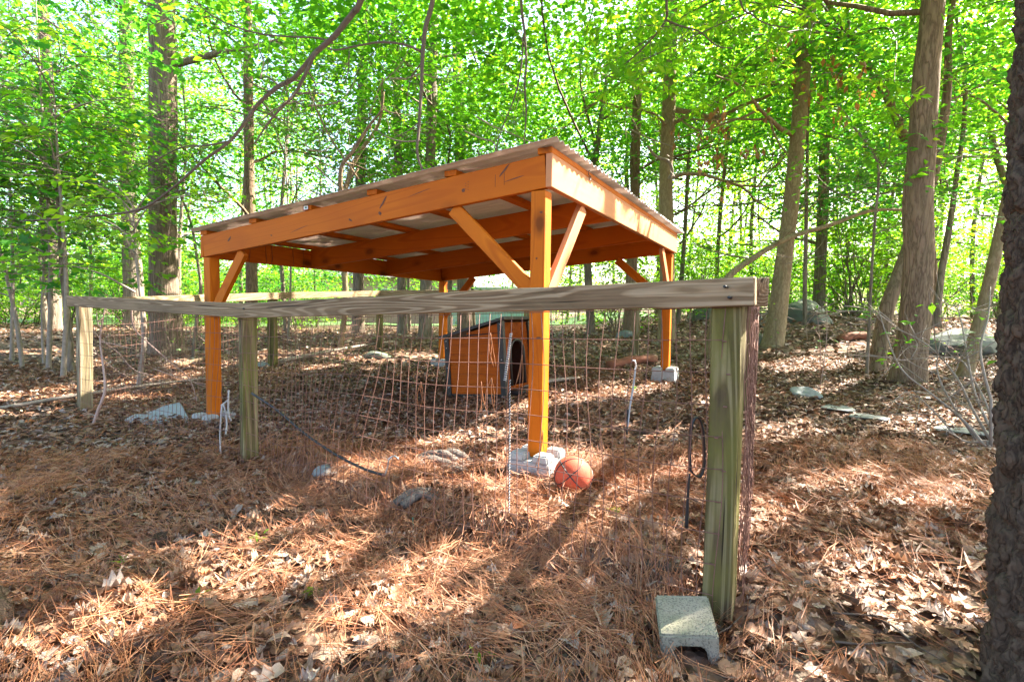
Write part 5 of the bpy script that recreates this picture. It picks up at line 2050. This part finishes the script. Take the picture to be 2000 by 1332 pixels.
# ------------------------------------------------------------------ bare overhanging branches
def px_branch(name, paths, label, mat='twig', sub=8):
    A = Acc()
    for pts, d0, d1, w0, w1 in paths:
        n_ = len(pts)
        P = smooth_path([un(p[0], p[1], d0 + (d1 - d0) * i / (n_ - 1)) for i, p in enumerate(pts)], 6)
        s_ = (d0 + d1) / 2 / FPX / 2
        r = np.linspace(w0 * s_, w1 * s_, len(P))
        A.tube(P, r, 7, jit=.15)
        for q in range(sub):
            i = random.randrange(len(P) // 4, len(P) - 1)
            e = P[i] + rng.normal(0, .22, 3) + np.array([0, 0, -.10])
            m_ = (P[i] + e) / 2 + rng.normal(0, .05, 3)
            A.tube(smooth_path([P[i], m_, e], 4), np.linspace(r[i] * .45, r[i] * .12, 9), 4)
            for s in range(2):
                e2 = m_ + rng.normal(0, .13, 3)
                A.tube([m_, (m_ + e2) / 2 + rng.normal(0, .02, 3), e2], [r[i] * .25, r[i] * .18, r[i] * .08], 3)
    return tag(A.build(name, mat, None, True), label, 'branch')


px_branch('bare_branch', [(((760, -160), (705, 0), (690, 25), (652, 72), (615, 105), (575, 152), (540, 172), (505, 202), (488, 226), (450, 275), (400, 312), (340, 365), (270, 410), (150, 425), (40, 432)), 4.3, 5.0, 12, 3),
                          (((618, 100), (585, 168), (570, 190), (545, 216), (520, 246), (497, 282)), 4.4, 4.6, 7, 3),
                          (((650, 85), (620, 75), (560, 72), (500, 65), (430, 40), (380, 0), (350, -60)), 4.5, 4.8, 4, 2),
                          (((455, 275), (400, 285), (350, 290), (270, 335)), 4.6, 5.0, 4, 2)], 'long dark bare branch slanting down left above the shelter roof', 'twig', 12)
px_branch('bare_branch', [(((870, -160), (845, 0), (832, 50), (826, 100), (823, 170), (818, 250), (815, 300), (826, 336)), 4.2, 4.2, 11, 4),
                          (((640, 96), (660, 98), (700, 90), (745, 83), (790, 88), (822, 101)), 4.4, 4.2, 3, 5),
                          (((682, 100), (680, 140), (672, 165)), 4.4, 4.4, 2.5, 1.5),
                          (((822, 275), (790, 277), (760, 270), (735, 255)), 4.2, 4.4, 3, 1.5)], 'dark bare branch hanging straight down to the shelter roof', 'twig', 3)
px_branch('bare_branch', [(((1016, -160), (1018, 0), (1024, 60), (1028, 120), (1025, 165), (1028, 215), (1026, 245), (1023, 290)), 5.2, 5.2, 6, 2.5),
                          (((1022, 70), (1018, 130), (1005, 190), (985, 240), (970, 285), (966, 310)), 5.2, 5.2, 3.5, 2)], 'thin dark bare branch hanging over the peak of the shelter', 'twig', 5)
px_branch('bare_branch', [(((1302, -160), (1302, 0), (1300, 40), (1270, 80), (1225, 122), (1175, 158)), 5.0, 5.4, 6, 2),
                          (((1300, 40), (1330, 52), (1365, 62), (1400, 90), (1430, 95)), 5.0, 5.2, 4, 2),
                          (((1440, -160), (1446, 0), (1470, 30), (1500, 48), (1540, 55)), 5.0, 5.2, 4, 2)], 'thin dark branch forking among the long bright leaves', 'twig', 5)
px_branch('bare_branch', [(((1320, 215), (1360, 222), (1390, 230), (1420, 222), (1455, 205), (1495, 190), (1530, 170)), 9.4, 8.8, 11, 5),
                          (((1160, 190), (1200, 208), (1245, 213), (1280, 225), (1300, 245)), 9.2, 9.4, 4, 5)], 'grey curved limb reaching right from the tall slim tan trunk', 'bark_tan', 3)
px_branch('bare_branch', [(((1265, 285), (1280, 305), (1305, 315), (1313, 335), (1306, 350)), 9.0, 9.2, 5, 6), (((1230, 253), (1262, 268), (1300, 282), (1345, 296)), 9.0, 9.0, 3, 2)], 'dead twig bent beside the tall slim tan trunk above the roof', 'drytwig', 3)
px_branch('bare_branch', [(((666, 375), (665, 345), (670, 320), (690, 295), (715, 255), (730, 235), (745, 215), (750, 180)), 6.3, 6.0, 10, 3),
                          (((700, 330), (640, 400), (600, 430)), 6.6, 6.8, 4, 3), (((600, 170), (640, 260), (700, 350)), 6.8, 6.6, 3, 4)], 'snapped brown limb standing behind the shelter roof', 'bark_brown', 9)
# tangle of fine dead twigs behind the roof
for k in range(9):
    cx_, cy_ = random.uniform(440, 1000), random.uniform(150, 330)
    pts = [(cx_, cy_)]
    an = random.uniform(-1, 1)
    for q in range(5):
        an += random.gauss(0, .5)
        pts.append((pts[-1][0] + 32 * math.cos(an), pts[-1][1] + 32 * math.sin(an)))
    px_branch('dead_twig', [(pts, 6.5 + random.random(), 7 + random.random(), 3.2, 1.2)], 'fine bare dead twig in the tangle behind the shelter roof', 'drytwig', 7)['group'] = 'dead twigs behind the roof'

# ------------------------------------------------------------------ bare shrub, right, and brush
A = Acc()
B = Acc()
sb = ghit(1935, 880)
lp_, ldn, lnn = [], [], []
stems = (((1935, 885), (1880, 820), (1820, 770), (1760, 720), (1730, 650), (1715, 600)), ((1940, 870), (1900, 800), (1870, 740), (1830, 690), (1790, 660), (1745, 640)),
         ((1945, 880), (1930, 800), (1900, 740), (1870, 700), (1800, 700), (1740, 705)), ((1938, 860), (1880, 860), (1830, 810), (1790, 770)),
         ((1940, 850), (1905, 770), (1890, 700), (1880, 640), (1870, 600)), ((1930, 890), (1860, 790), (1830, 720), (1840, 650)), ((1940, 800), (1915, 690), (1930, 620), (1935, 560)))
for k, s in enumerate(stems):
    d0 = 3.3
    P = smooth_path([un(px, py, d0 + .12 * i + .1 * (k % 3)) for i, (px, py) in enumerate(s)], 6)
    P[0][2] = g1(P[0][0], P[0][1])
    r = np.linspace(.010, .0028, len(P))
    A.tube(P, r, 6, jit=.15)
    for q in range(9):
        i = random.randrange(4, len(P))
        e = P[i] + rng.normal(0, .17, 3) + np.array([-.05, 0, .05])
        m_ = (P[i] + e) / 2 + rng.normal(0, .03, 3)
        A.tube(smooth_path([P[i], m_, e], 3), np.linspace(.0035, .0015, 7), 4)
        for j in range(2):
            e2 = e + rng.normal(0, .08, 3)
            A.tube([m_, (m_ + e2) / 2, e2], [.002, .0016, .001], 3)
        if random.random() < .3 and P[i][2] > .5:
            for j in range(4):
                lp_.append(e + rng.normal(0, .04, 3))
t = thing('bare_shrub', 'tangled bare grey shrub with a few green leaves beside the furrowed trunk', 'shrub', sb)
A.build('stems', 'drytwig', t, True)
lp_ = np.array(lp_)
n_ = len(lp_)
V, F = instance(T_LEAF, lp_, np.stack([rng.normal(0, 1, n_), rng.normal(0, 1, n_), rng.normal(-.1, .2, n_)], 1), np.stack([rng.normal(0, .4, n_), rng.normal(0, .4, n_), np.ones(n_)], 1), .07 * (.7 + .6 * rng.random(n_)))
link('leaves', mesh_np('leaves', V, F, 'leaf', np.repeat(rng.random(n_), 5)), t)

for k in range(30):                                      # heaped dead branches on the rise
    px, py = random.uniform(1440, 1730), random.uniform(600, 652)
    p = ghit(px, py) if py > 615 else un(px, py, 9.8)
    p = np.array([p[0], min(p[1], 11.0), 0])
    p[2] = g1(p[0], p[1]) + random.uniform(.05, .32)
    an = random.gauss(0, .5)
    L_ = random.uniform(.5, 1.3)
    d_ = np.array([math.cos(an), math.sin(an) * .8, random.gauss(0, .12)])
    P = smooth_path([p - d_ * L_ / 2, p + rng.normal(0, .05, 3), p + d_ * L_ / 2 + rng.normal(0, .08, 3)], 4)
    A = Acc()
    A.tube(P, np.linspace(.022, .008, len(P)) * random.uniform(.5, 1.2), 6, jit=.2)
    for q in range(2):
        i = random.randrange(2, len(P) - 1)
        A.tube([P[i], P[i] + rng.normal(0, .14, 3)], [.007, .003], 4)
    tag(A.build('dead_branch', random.choice(['drytwig', 'bark_far']), None, True), 'dead branch in the brush heap among the boulders on the rise', 'branch', 'dead branches heaped on the rise')

for k in range(26):                                      # thin whips and seedlings behind the fences
    if k < 14:
        p = ghit(random.uniform(200, 760), random.uniform(660, 760))
    else:
        p = ghit(random.uniform(1500, 1900), random.uniform(650, 760))
    h_ = random.uniform(.3, 1.0)
    tt = thing('seedling', 'thin woody seedling with a few small leaves standing in the leaf litter', 'seedling', p, 'seedlings in the leaf litter')
    P = smooth_path([p - [0, 0, .03], p + [random.gauss(0, .05), 0, h_ * .5], p + [random.gauss(0, .14), random.gauss(0, .1), h_]], 4)
    A = Acc()
    A.tube(P, np.linspace(.005, .002, len(P)), 5)
    for q in range(3):
        i = random.randrange(2, len(P))
        A.tube([P[i], P[i] + rng.normal(0, .1, 3)], [.0025, .001], 3)
    A.build('stem', 'vine' if k % 2 else 'twig', tt)
    n_ = random.randrange(3, 9)
    lp_ = P[rng.integers(3, len(P), n_)] + rng.normal(0, .05, (n_, 3))
    V, F = instance(T_LEAF, lp_, rng.normal(0, 1, (n_, 3)) * [1, 1, .2], rng.normal(0, .4, (n_, 3)) + [0, 0, 1], .06 * (.6 + .6 * rng.random(n_)))
    link('leaves', mesh_np('leaves', V, F, 'leaf', np.repeat(rng.random(n_), 5)), tt)

# ------------------------------------------------------------------ forest floor: leaves and needles
def gnormal(x, y, e=.03):
    nx_ = (gz(x - e, y) - gz(x + e, y)) / (2 * e)
    ny_ = (gz(x, y - e) - gz(x, y + e)) / (2 * e)
    return unit(np.stack([nx_, ny_, np.ones_like(nx_)], 1))


def wedge(n, y0, y1, side_):
    """random ground points in the part of the floor in and around view"""
    y = np.sqrt(rng.uniform(max(y0, 0) ** 2, y1 ** 2, n)) if y0 > 0 else rng.uniform(y0, y1, n)
    h = np.maximum(y, .6) * 1.02 + side_
    x = rng.uniform(-1, 1, n) * h
    return x, y


def clear_of(x, y):
    """keep leaves off the tops of blocks, posts and the dog house floor"""
    ok = np.ones(len(x), bool)
    for (cx_, cy_, r_) in [(cb[0], cb[1], .115), (cb[0] + .02, cb[1] - .13, .065), (bc[0], bc[1], .095), (FR[0], FR[1], .055), (FM[0], FM[1], .055), (FL[0], FL[1], .055)] + [(*sp(i, j, 0)[:2], .125) for i, j in corners.values()]:
        ok &= np.hypot(x - cx_, y - cy_) > r_
    q = np.stack([x - DHB[0], y - DHB[1]], 1)
    a_, b_ = q @ dx, q @ dy
    ok &= ~((a_ > -.02) & (a_ < dl + .06) & (b_ > -.02) & (b_ < DW))
    return ok


OAK = [oak_template(c, b, s) for c, b, s in ((.8, .05, 1), (-.6, .07, 2), (1.3, -.04, 3), (.3, .10, 4), (-1.2, .02, 5), (.1, -.06, 6))]
OVAL = [curl_leaf(c, b) for c, b in ((.5, .04), (-.4, .06), (1.0, .0), (.2, .08), (-.8, -.04))]


def scatter(name, n, y0, y1, side_, tm, s0, s1, tilt, lift, label, seed):
    x, y = wedge(n, y0, y1, side_)
    # leaves lie in drifts
    den = vnoise(x * 1.7 + seed, y * 1.7, 50) * .6 + vnoise(x * 5, y * 5 + seed, 51) * .4
    ok = clear_of(x, y) & (rng.random(n) < np.clip(.35 + 1.1 * den, 0, 1))
    x, y = x[ok], y[ok]
    n = len(x)
    z = gz(x, y) + lift * rng.random(n) ** 1.5
    nr = gnormal(x, y) + rng.normal(0, tilt, (n, 3))
    nr[:, 2] = np.abs(nr[:, 2]) + .12
    an = rng.random(n) * 6.28
    ld = np.stack([np.cos(an), np.sin(an), rng.normal(0, tilt * .7, n)], 1)
    pos = np.stack([x, y, z + .006], 1)
    sz = rng.uniform(s0, s1, n)
    A = Acc()
    which = rng.integers(0, len(tm), n)
    base_r = np.clip(rng.random(n) * .85 + .3 * (vnoise(x * 2.2, y * 2.2 + 9, 60) - .5) + .06, 0, 1)
    for k, t in enumerate(tm):
        m = which == k
        if m.any():
            V, F = instance(t, pos[m], ld[m], unit(nr[m]), sz[m])
            A.add(V, F, 0, np.repeat(base_r[m], len(t[0])))
    o = link(name, A.mesh(name, 'litter'))
    o['kind'] = 'stuff'
    o['label'] = label
    o['category'] = 'leaf litter'
    return o


scatter('leaf_litter', 18000, .55, 3.2, .9, OAK + OVAL[:2], .03, .078, .22, .016, 'brown curled oak leaves littering the near forest floor', 1)
scatter('leaf_litter', 3000, -2.0, .75, 1.2, OVAL, .05, .09, .4, .02, 'brown leaves littering the ground behind the clearing edge', 2)
scatter('leaf_litter', 60000, 3.1, 7.5, 1.0, OVAL + OAK[:1], .035, .075, .24, .025, 'brown leaves littering the floor of the pen and around it', 3)
scatter('leaf_litter', 42000, 7.4, 17, 1.5, [T_FAR, T_LEAF], .07, .13, .45, .03, 'brown leaves littering the woods beyond the pen', 4)

# pine needles, in bundles of three, thick near the front of the pen
def needles(name, n, y0, y1, side_, L0, L1, w, seg, per, label, lift):
    x, y = wedge(n, y0, y1, side_)
    # more of them on the left and along the bank
    dens = .30 + .75 * vnoise(x * .9 + 4, y * .9, 71) - .38 * sstep(.5, 1.5, x) - .15 * sstep(-.6, -2, x)
    s_ = (x - FR[0]) * _fn[0] + (y - FR[1]) * _fn[1]
    dens += .5 * np.exp(-((s_ - .05) / .35) ** 2) * (x < .5)
    ok = clear_of(x, y) & (rng.random(n) < np.clip(dens, 0.08, 1))
    x, y = x[ok], y[ok]
    n = len(x)
    flow = 6.28 * vnoise(x * 1.1 + 2, y * 1.1 + 5, 72)
    an = np.where(rng.random(n) < .55, flow + rng.normal(0, .5, n), rng.random(n) * 6.28)
    pos = np.repeat(np.stack([x, y], 1), per, 0)
    N = n * per
    an = np.repeat(an, per) + rng.normal(0, .13, N)
    L = np.repeat(rng.uniform(L0, L1, n), per) * rng.uniform(.85, 1.05, N)
    bend = rng.normal(0, .35, N)
    lf = np.repeat(rng.random(n) ** 1.3 * lift, per)
    rs = rng.uniform(-1, 1, N) * .05
    V = np.zeros((N, (seg + 1) * 2, 3))
    cx_, cy_ = pos[:, 0].copy(), pos[:, 1].copy()
    for k in range(seg + 1):
        a = an + bend * (k / seg - .5)
        if k:
            cx_ = cx_ + np.cos(a) * L / seg
            cy_ = cy_ + np.sin(a) * L / seg
        z = gz(cx_, cy_) + .012 + lf + (k / seg - .5) * rs * 2 + .012 * rng.random(N)
        wx, wy = -np.sin(a) * w / 2, np.cos(a) * w / 2
        tp = .35 if k == seg else 1.0
        V[:, 2 * k] = np.stack([cx_ + wx * tp, cy_ + wy * tp, z + w * .3], 1)
        V[:, 2 * k + 1] = np.stack([cx_ - wx * tp, cy_ - wy * tp, z - w * .3], 1)
    f = []
    for k in range(seg):
        f += [(2 * k, 2 * k + 1, 2 * k + 3), (2 * k, 2 * k + 3, 2 * k + 2)]
    F = (np.array(f)[None] + (np.arange(N) * (seg + 1) * 2)[:, None, None]).reshape(-1, 3)
    rr_ = np.repeat(np.clip(np.repeat(rng.random(n), per) * .8 + rng.random(N) * .2, 0, 1), (seg + 1) * 2)
    o = link(name, mesh_np(name, V.reshape(-1, 3), F, 'needle', rr_))
    o['kind'] = 'stuff'
    o['label'] = label
    o['category'] = 'pine needles'


needles('pine_needles', 25000, .6, 3.4, .8, .12, .23, .0016, 3, 3, 'rust coloured pine needles strewn over the near ground and the bank', .03)
needles('pine_needles', 12000, 3.3, 6.8, .6, .12, .21, .0024, 2, 2, 'rust coloured pine needles strewn on the floor of the pen', .02)

# needles hanging down over the lip of the bank
N = 1000
t_ = rng.uniform(.05, .92, N)
q = FR[None] + (FM - FR)[None] * t_[:, None] + _fn[None] * rng.uniform(-.06, .14, N)[:, None]
top = np.stack([q[:, 0], q[:, 1], gz(q[:, 0], q[:, 1]) + .015 + .02 * rng.random(N)], 1)
L = rng.uniform(.09, .19, N)
sd_ = rng.normal(0, .9, N)
V = np.zeros((N, 6, 3))
for k in range(3):
    f = k / 2
    out = L * (.25 + .65 * f) * f
    p = top.copy()
    p[:, :2] += -_fn[None] * out[:, None] + _fd[None] * (sd_ * L * f)[:, None]
    gzz = gz(p[:, 0], p[:, 1]) + .012
    p[:, 2] = np.maximum(gzz, top[:, 2] - L * .9 * f * f)
    wv = np.stack([_fd[0] * np.ones(N), _fd[1] * np.ones(N), np.zeros(N)], 1) * .0010
    V[:, 2 * k], V[:, 2 * k + 1] = p + wv, p - wv
F = (np.array([(0, 1, 3), (0, 3, 2), (2, 3, 5), (2, 5, 4)])[None] + (np.arange(N) * 6)[:, None, None]).reshape(-1, 3)
o = link('pine_needles', mesh_np('pine_needles', V.reshape(-1, 3), F, 'needle', np.repeat(rng.random(N), 6)))
o['kind'] = 'stuff'
o['label'] = 'rust coloured pine needles draped over the lip of the bank along the front wire'
o['category'] = 'pine needles'

# leaves and needles on the shelter roof
N = 500
I, J = rng.uniform(.2, LS - .2, N), rng.uniform(.15, WS - .15, N)
I = np.where(rng.random(N) < .5, rng.uniform(.12, .6, N), I)
pos = np.stack([PN[0] + SF[0] * I + SS[0] * J, PN[1] + SF[1] * I + SS[1] * J, ztop(I) + .068], 1)
an = rng.random(N) * 6.28
V, F = instance(OVAL[0], pos, np.stack([np.cos(an), np.sin(an), 0 * an], 1), rng.normal(0, .25, (N, 3)) + [0, 0, 1], .07 * (.5 + .7 * rng.random(N)))
o = link('leaf_litter', mesh_np('leaf_litter', V, F, 'litter', np.repeat(rng.random(N), len(OVAL[0][0]))))
o['kind'] = 'stuff'
o['label'] = 'dry leaves lying on the corrugated shelter roof'
o['category'] = 'leaf litter'

# the largest fallen leaves, one by one, as pieces of the floor
LEAFM = []
for k, t in enumerate(OAK):
    LEAFM.append(mesh_np('fallen_leaf', t[0], t[1], 'litterobj', None, False))
cnt = 0
while cnt < 300:
    y = math.sqrt(random.uniform(.75 ** 2, 2.6 ** 2))
    x = random.uniform(-1, 1) * (y * 1.0 + .1)
    if not clear_of(np.array([x]), np.array([y]))[0]:
        continue
    z = g1(x, y) + random.uniform(.014, .034)
    nrm = gnormal(np.array([x]), np.array([y]))[0] + rng.normal(0, .2, 3)
    q = Vector(nrm).to_track_quat('Z', 'Y').to_matrix().to_4x4()
    m = Matrix.Translation((x, y, z)) @ q @ Matrix.Rotation(random.random() * 6.28, 4, 'Z') @ Matrix.Scale(random.uniform(.06, .10), 4)
    o = bpy.data.objects.new('fallen_leaf', random.choice(LEAFM))
    col.objects.link(o)
    o.parent = ground
    o.matrix_basis = m
    cnt += 1

# twigs lying in the litter
A = Acc()
for k in range(260):
    y = math.sqrt(random.uniform(.8 ** 2, 6.5 ** 2))
    x = random.uniform(-1, 1) * (y + .2)
    an = random.random() * 6.28
    L_ = random.uniform(.06, .28)
    pp = []
    for s in range(4):
        xx, yy = x + math.cos(an) * L_ * s / 3 + random.gauss(0, .006), y + math.sin(an) * L_ * s / 3 + random.gauss(0, .006)
        pp.append((xx, yy, g1(xx, yy) + .022 + random.random() * .01))
    A.tube(pp, np.linspace(.0032, .0015, 4) * random.uniform(.7, 1.5), 4)
o = A.build('twig_litter', 'twig')
o['kind'] = 'stuff'
o['label'] = 'small dark twigs scattered through the leaf litter'
o['category'] = 'twigs'

# a few green sprigs in the needles
for k, (px, py) in enumerate(((380, 1180), (925, 1290), (1190, 1010), (245, 1105), (620, 1165), (1620, 900), (1240, 765), (500, 1060))):
    p = ghit(px, py)
    n_ = 5 + k % 4
    V, F = instance(T_LANCE if k % 2 else T_LEAF, np.tile(p + [0, 0, .02], (n_, 1)) + rng.normal(0, .012, (n_, 3)), rng.normal(0, 1, (n_, 3)) * [1, 1, .3] + [0, 0, .35], rng.normal(0, .3, (n_, 3)) + [0, 0, 1], rng.uniform(.03, .06, n_))
    tag(link('green_sprig', mesh_np('green_sprig', V, F, 'leafy', np.repeat(rng.random(n_), 5))), 'tiny green sprig poking up through the brown litter', 'sprig', 'green sprigs in the litter')
